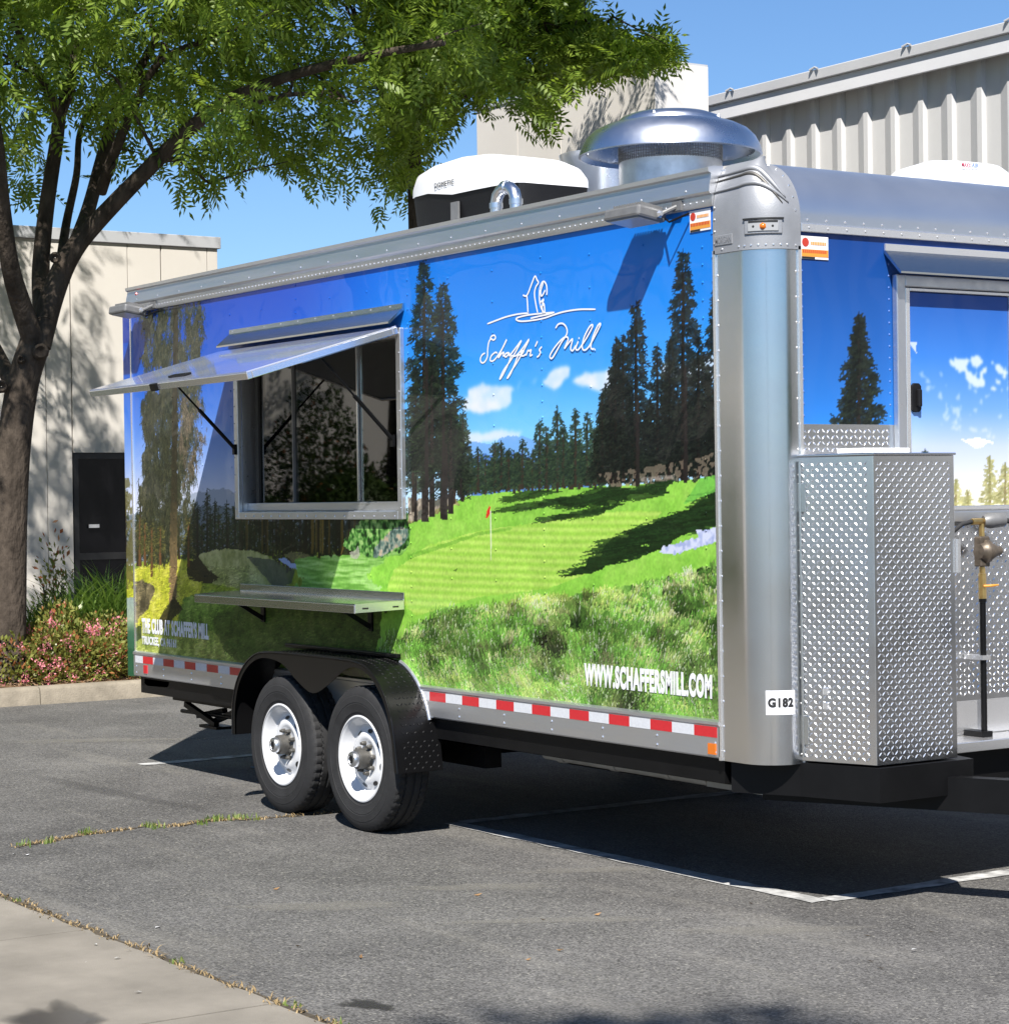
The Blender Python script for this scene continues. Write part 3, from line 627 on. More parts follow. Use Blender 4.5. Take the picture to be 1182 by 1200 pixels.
M['ribbed'] = material('ribbed_steel_siding', (.62,.615,.605), .5, .0, var=.05, vscale=1.2, spec=.35)
M['fascia'] = material('white_fascia', (.74,.74,.75), .5, var=.04, vscale=2)
M['doordark'] = material('dark_door_frame', (.02,.02,.02), .4)

def struct(o): o['kind'] = 'structure'; return o
gp = MB().add([(-400,-400,0),(400,-400,0),(400,400,0),(-400,400,0)], [(0,1,2,3)])
ground = struct(gp.build('asphalt_ground', M['asphalt']))

# painted lines (sheets 4 mm up)
def line(name, x0, x1, y0, y1, mat):
    b = MB(); rg = random.Random(name + str(x0)); nx = max(2, int((x1-x0) / .12)); ny = max(2, int((y1-y0) / .12))
    rows = []
    for j in range(ny + 1):
        rows.append([(x0 + (x1-x0)*i/nx + (rg.uniform(-.012,.012) if j else 0), y0 + (y1-y0)*j/ny + rg.uniform(-.01,.01), .004) for i in range(nx + 1)])
    return struct(b.sheet(rows).build(name, mat))
line('parking_line', -2.95, -.06, .27, .37, M['paint'])
line('parking_line', -.13, -.03, .375, 5.6, M['paint'])
line('parking_line', -2.98, -2.88, .375, 5.6, M['paint'])
line('parking_line', -6.48, -6.37, .12, 5.4, M['paint'])
line('parking_line', -5.85, -5.76, .62, 1.0, M['bluepaint'])
# concrete apron: slabs with open joints
apron = bpy.data.objects.new('concrete_apron', None); COL.objects.link(apron); apron['kind'] = 'structure'
slab_me = {}
rs = random.Random(4)
xj = [-1.40 + 1.62 * k for k in range(-7, 8)]
for r_, (ya, yb) in enumerate(((-4.3, -2.40), (-6.2, -4.31), (-8.1, -6.21))):
    for k in range(len(xj) - 1):
        b = MB(); z = .006 + rs.uniform(0, .004)
        nseg = 14; e = [(xj[k] + .006 + (xj[k+1] - xj[k] - .012) * i / nseg, yb + (rs.uniform(-.012, .012) if r_ == 0 else 0)) for i in range(nseg + 1)]
        poly = [(xj[k] + .006, ya + .005), (xj[k+1] - .006, ya + .005)] + e[::-1]
        b.prism(poly, 'xy', -.05, z); b.build('slab', M['concrete'], apron)
# kerb, soil bed
KX = -11.0
kerb = bpy.data.objects.new('kerb', None); COL.objects.link(kerb); kerb['kind'] = 'structure'
kb = MB().prism([(KX-.16, -.02), (KX, -.02), (KX-.018, .12), (KX-.035, .142), (KX-.06, .15), (KX-.16, .15)], 'xz', 0.004, 2.996).build('kerb_stone', M['kerb'], kerb, smooth=50)
kb.location = (0, 1.28 - 24, 0)
for k in range(1, 13):
    c = kb.copy(); COL.objects.link(c); c.location = (0, 1.28 - 24 + 3 * k, 0)
rg = np.random.default_rng(3)
gx = np.linspace(-17.0, KX - .15, 40); gy = np.linspace(-22, 15, 150); A1, B1 = np.meshgrid(gx, gy)
Z1 = .135 + .06 * np.sin((A1 + 17) / 6 * math.pi) + rg.normal(0, .012, A1.shape)
V = np.stack([A1, B1, Z1], -1).reshape(-1, 3); I = np.arange(A1.size).reshape(A1.shape); Q = np.stack([I[:-1,:-1], I[:-1,1:], I[1:,1:], I[1:,:-1]], -1).reshape(-1, 4)
struct(link('planting_bed', nmesh('planting_bed', V, Q), M['soil'], smooth=180))
# mulch chips: loose bark on the bed
nC = 5200; cx = rg.uniform(KX - 2.2, KX - .17, nC); cy = rg.uniform(-1.5, 3.5, nC); cz = .135 + .06 * np.sin((cx + 17) / 6 * math.pi) + .012
an = rg.uniform(0, 6.28, nC); L_ = rg.uniform(.012, .045, nC); w_ = rg.uniform(.005, .014, nC); ti = rg.uniform(-.5, .5, nC)
ux, uy, uz = np.cos(an), np.sin(an), ti
base = np.stack([cx, cy, cz], -1); u = np.stack([ux, uy, uz], -1) * L_[:, None]; p_ = np.stack([-uy, ux, rg.uniform(-.4, .4, nC)], -1) * w_[:, None]
V = np.stack([base - u, base + p_, base + u, base - p_], 1).reshape(-1, 3); Q = np.arange(nC * 4).reshape(-1, 4)
M['chip'] = material('bark_chip', (.30,.19,.11), .9, var=.6, vscale=7)
ch = link('mulch_chips', nmesh('mulch_chips', V, Q), M['chip']); ch['kind'] = 'stuff'; tag(ch, 'brown bark chips scattered over the planting bed', 'mulch')

# weeds and litter along the crack and the apron edge
def blades(name, pts, h, spread, n, mat, label, cat, seed=1, wd=.006, kind='stuff', droop=.5):
    g = np.random.default_rng(seed); pts = np.asarray(pts, float); m = len(pts) * n
    P = np.repeat(pts, n, 0) + np.stack([g.normal(0, spread, m), g.normal(0, spread, m), np.zeros(m)], -1)
    a = g.uniform(0, 6.283, m); H = h * g.uniform(.35, 1., m); out = H * g.uniform(.15, 1., m) * droop
    d = np.stack([np.cos(a), np.sin(a), np.zeros(m)], -1); q = np.stack([-np.sin(a), np.cos(a), np.zeros(m)], -1) * (wd * g.uniform(.6, 1.2, m))[:, None]
    k = 5; rings = []
    for i in range(k):
        t = i / (k - 1); c = P + d * (out * t * t)[:, None]; c[:, 2] += H * (t - .32 * droop * t * t * t)
        ww = (1 - t ** 2.2) + .03; rings += [c - q * ww, c + q * ww]
    V = np.stack(rings, 1).reshape(-1, 3)
    b = (np.arange(m) * 2 * k)[:, None]
    Q = np.concatenate([b + np.array([[2*i, 2*i+1, 2*i+3, 2*i+2]]) for i in range(k - 1)], 0)
    o = link(name, nmesh(name, V, Q), mat); 
    if kind: o['kind'] = kind
    return tag(o, label, cat)
def leafmat(name, c1, c2, trans=.35, rough=.5, scale=9., spec=.3):
    m = bpy.data.materials.new(name); m.use_nodes = True; n = m.node_tree; b = n.nodes['Principled BSDF']; out = n.nodes['Material Output']
    ge = n.nodes.new('ShaderNodeNewGeometry'); tc = n.nodes.new('ShaderNodeTexCoord'); no = n.nodes.new('ShaderNodeTexNoise'); no.inputs['Scale'].default_value = scale; no.inputs['Detail'].default_value = 4
    n.links.new(tc.outputs['Object'], no.inputs['Vector'])
    ad = n.nodes.new('ShaderNodeMath'); ad.operation = 'MULTIPLY_ADD'; ad.inputs[1].default_value = .55; n.links.new(ge.outputs['Random Per Island'], ad.inputs[0]); 
    sc = n.nodes.new('ShaderNodeMapRange'); sc.inputs[1].default_value = .3; sc.inputs[2].default_value = .7; sc.inputs[4].default_value = .5; n.links.new(no.outputs[0], sc.inputs[0]); n.links.new(sc.outputs[0], ad.inputs[2])
    mx = n.nodes.new('ShaderNodeMix'); mx.data_type = 'RGBA'; mx.inputs[6].default_value = (*c1, 1); mx.inputs[7].default_value = (*c2, 1)
    n.links.new(ad.outputs[0], mx.inputs[0]); n.links.new(mx.outputs[2], b.inputs['Base Color']); b.inputs['Roughness'].default_value = rough; b.inputs['Specular IOR Level'].default_value = spec
    tr = n.nodes.new('ShaderNodeBsdfTranslucent'); ms = n.nodes.new('ShaderNodeMixShader'); ms.inputs[0].default_value = trans
    hs = n.nodes.new('ShaderNodeHueSaturation'); hs.inputs['Value'].default_value = 1.25; hs.inputs['Hue'].default_value = .495; hs.inputs['Saturation'].default_value = 1.1
    n.links.new(mx.outputs[2], hs.inputs['Color']); n.links.new(hs.outputs[0], tr.inputs[0])
    n.links.new(b.outputs[0], ms.inputs[1]); n.links.new(tr.outputs[0], ms.inputs[2]); n.links.new(ms.outputs[0], out.inputs[0])
    return m
M['weed'] = leafmat('weed_blade', (.08,.16,.03), (.22,.26,.07))
M['dry'] = leafmat('dry_straw', (.24,.17,.08), (.34,.25,.13), .2)
M['strap'] = leafmat('strap_leaf', (.075,.15,.03), (.20,.30,.07), .35, .4)
rw = random.Random(8)
cr = [grd(x, y) for x, y in ((18,993),(60,986),(95,979),(130,975),(175,968),(215,968),(245,962),(290,961),(340,957),(400,952),(470,946))]
def along(poly, n, jit, seed):
    g = random.Random(seed); out = []
    for _ in range(n):
        i = g.randrange(len(poly) - 1); t = g.random(); p = poly[i] * (1-t) + poly[i+1] * t
        out.append((p[0] + g.gauss(0, jit), p[1] + g.gauss(0, jit), 0.))
    return out
# the crack itself: a thin dark earth line, and what grows in it
cb = MB(); rows = []
for p, q in zip(cr[:-1], cr[1:]):
    for k in range(8):
        t = k / 8; c = p * (1-t) + q * t; j = rw.gauss(0, .012); w = .006 + abs(rw.gauss(0, .007)); rows.append([(c[0] + j - w, c[1], .003), (c[0] + j + w, c[1] + rw.gauss(0,.01), .003)])
M['cracksoil'] = material('crack_soil', (.075,.06,.04), .95, var=.5, vscale=30)
struct(cb.sheet(rows).build('asphalt_crack', M['cracksoil']))
blades('crack_weeds', [tuple(grd(x, y)) for x, y in ((30,991),(58,988),(98,978),(103,978),(175,970),(183,971),(178,969),(236,966),(250,962),(254,961),(247,962),(262,961),(275,960),(285,960),(297,961))], .05, .022, 14, M['weed'], 'sparse green weeds sprouting along the crack in the asphalt', 'weeds', 3, .004)
blades('crack_straw', along(cr, 160, .012, 5), .03, .012, 4, M['dry'], 'dry straw lying in the crack across the asphalt', 'straw', 4, .003, droop=1.6)
ed = [np.array((x, -2.385 + .006 * math.sin(x * 5), 0.)) for x in np.arange(-9, 7, .3)]
blades('edge_straw', along(ed, 900, .014, 6), .035, .015, 3, M['dry'], 'dry straw and dirt along the edge of the concrete apron', 'straw', 6, .003, droop=1.6)
blades('edge_weeds', [(x, -2.375, 0) for x in (-.62,-.58,.3,.62,.9,-2.2)], .035, .02, 9, M['weed'], 'small green weeds at the edge of the concrete apron', 'weeds', 7, .004)
eb = MB(); rows = []
for k in range(180):
    x = -9 + k * .09; w = .012 + abs(rw.gauss(0, .012)); rows.append([(x, -2.396 - .02, .0035), (x, -2.392 + w, .0035)])
struct(eb.sheet(rows).build('apron_edge_dirt', M['cracksoil']))
# fallen leaves and bits of paper on the asphalt
M['leafdry'] = material('fallen_leaf', (.30,.17,.07), .8, var=.5, vscale=20)
M['paper'] = material('paper_scrap', (.75,.75,.75), .8)
pos = [(1017,1098),(1020,1128),(1032,1136),(700,1073),(619,1126),(656,1115),(636,1079),(423,1123),(324,1043),(1090,1093),(560,1050),(880,1060),(350,1110)]
for i, (x, y) in enumerate(pos):
    p = grd(x, y); a = rw.uniform(0, 6.28); L = rw.uniform(.012, .024); b = MB(); d = Vector((math.cos(a), math.sin(a), 0)); q = Vector((-d.y, d.x, 0)); c = Vector(p)
    b.add([c - d*L + Vector((0,0,.006)), c - q*L*.35 + Vector((0,0,.003)), c + d*L + Vector((0,0,.012)), c + q*L*.35 + Vector((0,0,.008)), c + Vector((0,0,.004))], [(0,1,4),(1,2,4),(2,3,4),(3,0,4)])
    tag(b.build('fallen_leaf', M['leafdry'], fix=False), 'small dry brown leaf lying on the asphalt', 'leaf', 'dry leaves scattered over the asphalt')
for i, (x, y) in enumerate(((99,1129),(138,1123),(162,1163),(112,1107),(1071,1113),(185,1087),(33,1002),(17,1001))):
    p = grd(x, y, .011 if p[1] < -2.4 else .002); a = rw.uniform(0, 3); b = MB(); d = Vector((math.cos(a), math.sin(a), 0)) * rw.uniform(.008, .017); q = Vector((-d.y, d.x, 0)) * .7; c = Vector(p) + Vector((0,0,.003))
    b.add([c - d, c - q*.8 + Vector((0,0,.003)), c + d, c + q], [(0,1,2,3)])
    tag(b.build('paper_scrap', M['paper'], fix=False), 'tiny white paper scrap lying on the ground', 'litter', 'paper scraps on the ground')
# stains and dust smears with soft edges
def stain_material(name, col, rough, amount, nscale):
    m = bpy.data.materials.new(name); m.use_nodes = True; n = m.node_tree; b = n.nodes['Principled BSDF']; out = n.nodes['Material Output']
    b.inputs['Base Color'].default_value = (*col, 1); b.inputs['Roughness'].default_value = rough; b.inputs['Specular IOR Level'].default_value = .5 if rough < .3 else .2
    a = n.nodes.new('ShaderNodeVertexColor'); a.layer_name = 'print'; sp = n.nodes.new('ShaderNodeSeparateColor'); n.links.new(a.outputs[0], sp.inputs[0])
    tc = n.nodes.new('ShaderNodeTexCoord'); no = n.nodes.new('ShaderNodeTexNoise'); no.inputs['Scale'].default_value = nscale; no.inputs['Detail'].default_value = 6; n.links.new(tc.outputs['Object'], no.inputs['Vector'])
    ad = n.nodes.new('ShaderNodeMath'); ad.operation = 'ADD'; n.links.new(sp.outputs[0], ad.inputs[0]); n.links.new(no.outputs[0], ad.inputs[1])
    mr = n.nodes.new('ShaderNodeMapRange'); mr.inputs[1].default_value = .75; mr.inputs[2].default_value = 1.25; mr.inputs[4].default_value = amount; n.links.new(ad.outputs[0], mr.inputs[0])
    tr = n.nodes.new('ShaderNodeBsdfTransparent'); mx = n.nodes.new('ShaderNodeMixShader'); n.links.new(mr.outputs[0], mx.inputs[0]); n.links.new(tr.outputs[0], mx.inputs[1]); n.links.new(b.outputs[0], mx.inputs[2]); n.links.new(mx.outputs[0], out.inputs[0])
    return m
M['wet'] = stain_material('wet_stain', (.055,.05,.044), .18, .9, 5.); M['oil'] = stain_material('oil_stain', (.03,.029,.028), .6, .8, 14.)
M['dust'] = stain_material('pale_dust', (.225,.215,.19), .9, .3, 8.); M['tyremark'] = stain_material('tyre_mark', (.06,.06,.06), .8, .22, 9.)
def stain(name, c, ux, uy, mat, z, seed):
    g = random.Random(seed); ux = np.array(ux); uy = np.array(uy); V = [(c[0], c[1], z)]; A_ = [1.]; K, Rn = 40, 8; Q = []
    rad = [1 + .14 * math.sin(3*t + seed) + .1 * math.sin(7*t + 2*seed) + g.uniform(-.05, .05) for t in np.linspace(0, 6.283, K, endpoint=False)]
    for r in range(1, Rn + 1):
        for k in range(K):
            t = 6.283 * k / K; p = np.array(c[:2]) + (ux * math.cos(t) + uy * math.sin(t)) * rad[k] * (r - .98) / (Rn - .98); V.append((p[0], p[1], z)); A_.append(1 - ((r - .98) / (Rn - .98)) ** 1.6)
    Q = [(0, k + 1, (k + 1) % K + 1, 0) for k in range(K)]
    Tq = [(1 + (r-1)*K + k, 1 + r*K + k, 1 + r*K + (k+1) % K, 1 + (r-1)*K + (k+1) % K) for r in range(1, Rn) for k in range(K)]
    me = nmesh(name, np.array(V), np.array(Tq), np.repeat(np.array(A_)[:, None], 3, 1))
    return struct(link(name, me, mat))
c = grd(75, 1203); stain('puddle_stain', c, (.42, -.05), (.05, .17), M['wet'], .0135, 1)
c = grd(428, 1178); stain('oil_stain', c, (.13, .05), (-.03, .07), M['oil'], .003, 2)
for i_, (x, y, a_, b_) in enumerate(((650,1079,.62,.035),(560,1040,.5,.05),(380,1062,.5,.06),(900,1090,.5,.05),(120,868,1.,.08),(700,1020,.5,.04))):
    c = grd(x, y); d_ = (R_[:2] + .05 * np.array((0, 1.))) ; stain('dust_smear', c, tuple(d_ * a_), tuple(np.array((-d_[1], d_[0])) * b_ * 2.2), M['dust'], .0022, 10 + i_)
for i_, (x, y, a_) in enumerate(((140,930,1.6),)):
    c = grd(x, y); stain('tyre_mark', c, (a_, .12), (-.01, .11), M['tyremark'], .0014 , 20 + i_)

# ------------------------------------------------------------------ buildings
BX = -17.0
def panels(b, axis, fixed, a0, a1, z0, z1, step, gap, th, sign, cuts=()):
    out = []
    k = a0
    while k < a1 - .01:
        e = min(k + step, a1); out.append((k + gap / 2, e - gap / 2)); k = e
    return out
# low beige office block on the left, wall facing +x
ob_ = empty('office_building', (BX - 4, -4, 0), 'low beige panelled building with dark doorway behind the flower bed', 'building')
DY0, DY1, DZ0, DZ1 = 4.14, 5.25, .12, 2.30
MB().box(BX - 9, BX - .06, -24, 5.99, -.1, 4.78).build('wall', M['stucco'], ob_)
b = None
segs = []
y = -24.
while y < 6.0 - .01:
    e = min(y + 1.03, 6.01); segs.append((y, e)); y = e
def wallpanel(y0, y1, z0, z1): MB().box(BX - .06, BX, y0 + .004, y1 - .004, z0, z1).build('wall_panel', M['stucco'], ob_, bevel=.004)
wins = [(-6.2, -5.1), (-14.2, -13.1)]
for y0, y1 in segs:
    parts = [(y0, y1, -.1, 4.74)]
    if y1 > DY0 - .05 and y0 < DY1 + .05:
        parts = []
        if y0 < DY0: parts.append((y0, DY0 - .02, -.1, 4.74))
        parts.append((max(y0, DY0 - .012), min(y1, DY1 + .012), DZ1, 4.74))
        if y1 > DY1: parts.append((DY1 + .02, y1, -.1, 4.74))
    for q in parts: wallpanel(*q)
for s_ in ((BX - .1, BX + .03, -24.05, 6.04), ):
    MB().box(*s_, 4.742, 4.88).build('parapet_cap', M['capmetal'], ob_, bevel=.006)
MB().box(BX - 9.05, BX - .102, 5.94, 6.05, 4.742, 4.88).build('parapet_cap', M['capmetal'], ob_)
dr = MB().box(BX - .058, BX - .05, DY0, DY1, DZ0, DZ1).build('door', M['doordark'], ob_)
fb = MB(); 
for (a, b_, c, d) in ((DY0, DY0+.06, DZ0, DZ1), (DY1-.06, DY1, DZ0, DZ1), (DY0+.06, DY1-.06, DZ1-.07, DZ1), (DY0+.06, DY1-.06, 1.06, 1.14), (DY0+.06, DY1-.06, DZ0, .3)):
    MB().box(BX - .049, BX - .025, a, b_, c, d).build('door_frame', M['doordark'], dr)
MB().box(BX - .045, BX - .04, DY0+.06, DY1-.06, .3, DZ1-.07).build('door_glass', material('tinted_glass', (.004,.004,.005), .05, spec=.25), dr)
MB().box(BX - .024, BX - .004, DY0+.17, DY0+.30, 1.43, 1.47).build('door_plate', M['alu_bright'], dr)
for (y0, y1) in wins:
    wf = MB().box(BX + .001, BX + .03, y0, y1, 1.2, 2.5).build('window', M['doordark'], ob_)
    MB().box(BX + .031, BX + .036, y0 + .06, y1 - .06, 1.26, 2.44).build('pane', bpy.data.materials['tinted_glass'], wf)
# tall tilt-up wall behind the trees
tw = empty('tilt_up_building', (-18, 14, 0), 'tall beige tilt-up building shaded by leaves beside the ribbed warehouse', 'building')
TY = 10.0; tx0, tx1 = -17.4, -13.58
MB().box(tx0, tx1 - .03, TY + .05, TY + .78, 0, 6.78).build('wall', M['stucco'], tw)
for k in range(4):
    a = tx0 + (tx1 - tx0) * k / 4; e = tx0 + (tx1 - tx0) * (k + 1) / 4
    MB().box(a + .004, e - .004, TY, TY + .05, 0, 6.78).build('wall_panel', M['stucco'], tw, bevel=.004)
MB().box(tx1 - .028, tx1, TY + .002, TY + .80, 0, 6.8).build('end_wall', M['stucco2'], tw)
MB().box(tx0, tx1 - .03, TY - .02, TY + .82, 6.782, 6.83).build('parapet_cap', M['capmetal'], tw)
# ribbed steel warehouse on the right
wh = empty('ribbed_warehouse', (0, 16, 0), 'pale ribbed steel warehouse with white eave fascia behind the trailer roof', 'building')
WY = 12.0; wx0, wx1 = -15.2, 26.0; EZ = 6.62
pts = []; x = wx0; pit = .45
rib = []
def rib_profile(x):   # one trapezoid rib and its flat, plan view
    return [(x, WY), (x + .20, WY), (x + .35, WY - .055), (x + .42, WY - .055), (x + .435, WY)]
prm = MB().sheet([[(p[0], p[1], 0.) for p in rib_profile(0)] + [(pit, WY, 0.)], [(p[0], p[1], EZ - .14) for p in rib_profile(0)] + [(pit, WY, EZ - .14)]]).build('siding_sheet', M['ribbed'], wh)
prm.data.flip_normals()
n = int((wx1 - wx0) / pit)
for k in range(n):
    o = prm if k == 0 else prm.copy()
    if k: COL.objects.link(o)
    o.location = (wx0 + pit * k, 0, 0)
MB().box(wx0, wx1, WY + .02, WY + 14, 0, EZ - .2).build('wall', M['ribbed'], wh)
MB().box(wx0 - .25, wx1, WY - .15, WY + 14.3, EZ - .138, EZ - .06).build('soffit', M['ribbed'], wh)
MB().box(wx0 - .30, wx1, WY - .20, WY - .155, EZ - .22, EZ - .02).build('fascia', M['fascia'], wh, bevel=.008)
MB().prism([(WY - .24, EZ - .018), (WY - .16, EZ - .018), (WY - .13, EZ + .10), (WY - .26, EZ + .10)], 'yz', wx0 - .32, wx1).build('gutter', M['fascia'], wh, bevel=.008)
MB().prism([(WY - .22, EZ + .02), (WY + 14.3, EZ + .02), (WY + 7, EZ + .22)], 'yz', wx0 - .25, wx1).build('roof', M['capmetal'], wh)
for k in range(11):
    x = wx0 + .9 + k * 1.55
    b = MB().tube([(x - .07, WY - .28, EZ + .10), (x, WY - .26, EZ + .125), (x + .07, WY - .28, EZ + .10)], .014, 6)
    b.build('gutter_strap', M['capmetal'], wh)
# ------------------------------------------------------------------ the food trailer
T = empty('food_trailer', (-3.1, 1.22, 0), 'silver catering trailer wrapped in a golf course picture with its serving flap open', 'trailer')
TW = 2.45
PR = print_material('printed_wrap'); PRF = print_material('printed_nose_wrap', wav=.0003)
WX0, WX1, WZ0, WZ1 = -4.665, -2.87, 1.655, 2.56           # serving opening
def bead(b, c, nrm, r=.0065, h=.0035):
    """low rivet head"""
    c = Vector(c); nn = Vector(nrm).normalized(); u = nn.orthogonal().normalized(); v = nn.cross(u); k = 6
    ring = [c + (u*math.cos(6.2832*i/k) + v*math.sin(6.2832*i/k)) * r for i in range(k)]; top = [c + nn*h + (p - c)*.5 for p in ring]
    b.add(ring + top, [(i, (i+1) % k, (i+1) % k + k, i+k) for i in range(k)] + [tuple(range(k, 2*k))])
# body shell (behind the skins)
sb = MB().box(X0, X1, .004, .05, ZP - .1, WZ0).box(X0, X1, .004, .05, WZ1, ZT).box(X0, WX0, .004, .05, WZ0, WZ1).box(WX1, X1, .004, .05, WZ0, WZ1)
sidep = sb.build('side_panel', M['interior'], T)
xs, zs, PA = paint_side()
seams = [XR, X0, -5.2, -4.0, -2.8, -1.6, -.4, X1]
rearpost = None
def cutw(cx, cz): return (cx > WX0) & (cx < WX1) & (cz > WZ0) & (cz < WZ1)
for a, e in zip(seams[1:-1], seams[2:]):
    i0, i1 = int(round((a - XR) / STEP)), int(round((e - XR) / STEP))
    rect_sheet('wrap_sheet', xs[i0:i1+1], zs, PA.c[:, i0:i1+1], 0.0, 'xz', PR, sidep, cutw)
i1 = int(round((X0 - .012 - XR) / STEP))
rp = MB().box(XR, X0 - .012, .004, .16, .60, 2.99).build('rear_post', M['darkblue'], T, bevel=.004)
zl = np.arange(.60, 2.99, STEP); cc = np.zeros((len(zl), i1 + 1, 3)); ii = np.clip(np.round((zl - ZP) / STEP).astype(int), 0, PA.h - 1); cc[:] = PA.c[ii][:, :i1+1]
cc[zl > 2.75] = (34,62,158); cc[(zl < .78)] = (36,92,62)
rect_sheet('wrap_sheet', xs[:i1+1], zl, cc, 0.0, 'xz', PR, rp)
MB().box(XR - .03, XR + .02, -.012, .05, 2.96, 3.0).build('hinge_tip', M['darkblue'], rp)
MB().box(X0 - .012, X0 + .004, -.008, .03, .61, 2.94).build('rear_trim', M['alu_bright'], T)
# rivets of the side skins
b = MB()
for x in (-5.2, -4.0, -2.8, -1.6, -.4):
    z = ZP + .05
    while z < ZT - .03:
        if not (WX0 - .06 < x < WX1 + .05 and 1.58 < z < 2.75): bead(b, (x + .012, -.0005, z), (0,-1,0))
        z += .075
for x in np.arange(-6.0, -.45, .4):
    x = round(float(x), 2)
    if min(abs(x - s) for s in seams) < .06: continue
    z = ZP + .1
    while z < ZT - .03:
        if not (WX0 - .06 < x < WX1 + .05 and 1.58 < z < 2.75): bead(b, (x, -.0005, z), (0,-1,0))
        z += .15
z = ZP + .05
while z < ZT - .03: bead(b, (X1 - .022, -.0005, z), (0,-1,0), .006); z += .1
rv = b.build('panel_rivets', PR, sidep, fix=False, kind='stuff')
me = rv.data; ca = me.color_attributes.new('print', 'FLOAT_COLOR', 'POINT')
co = np.array([v.co for v in me.vertices]); r = np.clip(np.round((co[:, 2] - ZP) / STEP).astype(int), 0, PA.h-1); c = np.clip(np.round((co[:, 0] - XR) / STEP).astype(int), 0, PA.w-1)
c4 = np.ones((len(co), 4)); c4[:, :3] = lin(np.clip(PA.c[r, c], 0, 255)) * ALB; ca.data.foreach_set('color', c4.astype(np.float32).ravel())

def fit_text(name, body, mat, parent, plane, a0, a1, z0, z1, off, bold=0.0, depth=.0006, skew=0., label=None, space=1.):
    """lettering scaled to a box on the side ('xz', y=off), the nose ('yz', x=off)"""
    cu = bpy.data.curves.new(name, 'FONT'); cu.body = body; cu.size = 1; cu.offset = bold; cu.extrude = .01; cu.resolution_u = 4
    cu.space_character = space
    to = bpy.data.objects.new('t', cu); COL.objects.link(to)
    dg = bpy.context.evaluated_depsgraph_get(); me = bpy.data.meshes.new_from_object(to.evaluated_get(dg)); bpy.data.objects.remove(to)
    v = np.array([p.co for p in me.vertices]); mn, mx = v.min(0), v.max(0); q = (v - mn) / (mx - mn)
    A = a0 + (a1 - a0) * q[:, 0]; Z = z0 + (z1 - z0) * q[:, 1] + skew * q[:, 0]; D = (q[:, 2] - .5) * 2 * depth
    W = np.stack([A, off - D, Z], -1) if plane == 'xz' else np.stack([off + D, A, Z], -1)
    me.vertices.foreach_set('co', W.astype(np.float32).ravel()); me.update(); me.materials.clear(); me.name = name
    o = link(name, me, mat, parent, kind='stuff', label=label); return o
p0, p1 = side(685, 803), side(834.5, 821); h0 = side(685, 785)[2]
fit_text('web_address', 'WWW.SCHAFFERSMILL.COM', M['vinyl'], sidep, 'xz', p0[0], p1[0], .853, .957, -.002, .05, space=1.13)
p0, p1 = side(167, 743), side(245, 746)
fit_text('lettering', "THE CLUB AT SCHAFFER'S MILL", M['vinyl'], sidep, 'xz', p0[0], p1[0], .885, .985, -.002, .05, space=1.12)
p0, p1 = side(167, 752), side(207, 752)
fit_text('lettering', 'TRUCKEE, CA 96161', M['vinyl'], sidep, 'xz', p0[0], p1[0], .805, .868, -.002, .035, space=1.1)

# drawn logo: strokes measured on an enlarged view
def smooth(pts, k=5):
    P = [np.array(p, float) for p in pts]; P = [2*P[0] - P[1]] + P + [2*P[-1] - P[-2]]; out = []
    for i in range(1, len(P) - 2):
        for j in range(k):
            t = j / k; a, b, c, d = P[i-1:i+3]
            out.append(.5*((2*b) + (-a+c)*t + (2*a-5*b+4*c-d)*t*t + (-a+3*b-3*c+d)*t**3))
    out.append(P[-2]); return out
LOGO = {'mill_drawing': [
    [(185,470),(250,445),(320,420),(400,402),(472,395)],
    [(650,390),(560,398),(470,408),(400,425),(385,440),(420,452),(500,445),(580,430),(650,405),(720,385),(820,370),(935,369)],
    [(485,432),(540,418),(600,405),(650,390)],
    [(432,272),(462,270),(500,175),(517,140),(530,165),(540,185),(522,215),(513,260),(520,320),(535,395)],
    [(460,272),(465,330),(468,390)],
    [(582,395),(560,360),(548,300),(550,230),(565,185),(582,178),(597,205),(600,250),(597,270)],
    [(575,185),(558,240),(560,275),(572,268),(588,236)], [(556,320),(578,300),(570,330),(585,345)], [(572,395),(568,350),(580,330),(588,395)]],
 'script_lettering': [
    [(205,575),(215,555),(235,550),(242,568),(228,582),(210,575),(195,600),(188,650),(185,700),(165,735),(145,738),(137,715),(150,685),(170,672)],
    [(255,672),(240,668),(215,690),(205,720),(220,728),(245,708),(290,640),(320,578),(285,650),(262,705),(285,675),(300,668),(295,690),(312,690)],
    [(335,668),(315,675),(305,692),(318,698),(338,672),(340,690),(380,640),(422,585),(395,640),(350,720),(300,790),(272,852),(290,830),(330,750),(352,690)],
    [(352,690),(385,690),(430,640),(475,577),(440,650),(390,740),(350,800),(323,848),(345,820),(380,740),(400,690),(425,680),(440,655),(425,660),(418,685),(435,692),(455,680)],
    [(455,690),(468,655),(478,658),(490,650),(482,690),(500,683)], [(535,590),(518,628)], [(565,628),(548,650),(555,665),(545,690),(530,700)],
    [(660,500),(680,472),(710,468),(735,495),(738,540),(700,600),(650,690),(630,710),(622,690),(650,640),(700,580),(735,560),(747,580),(722,640),(745,610),(778,575),(765,640),(780,655),(800,620)],
    [(818,590),(800,640),(812,650),(830,635),(880,560),(918,485),(900,485),(860,560),(845,630),(860,652),(890,630),(930,560),(972,475),(955,480),(920,560),(905,630),(918,645),(928,640)],
    [(820,572),(826,566)], [(930,648),(938,648)]]}
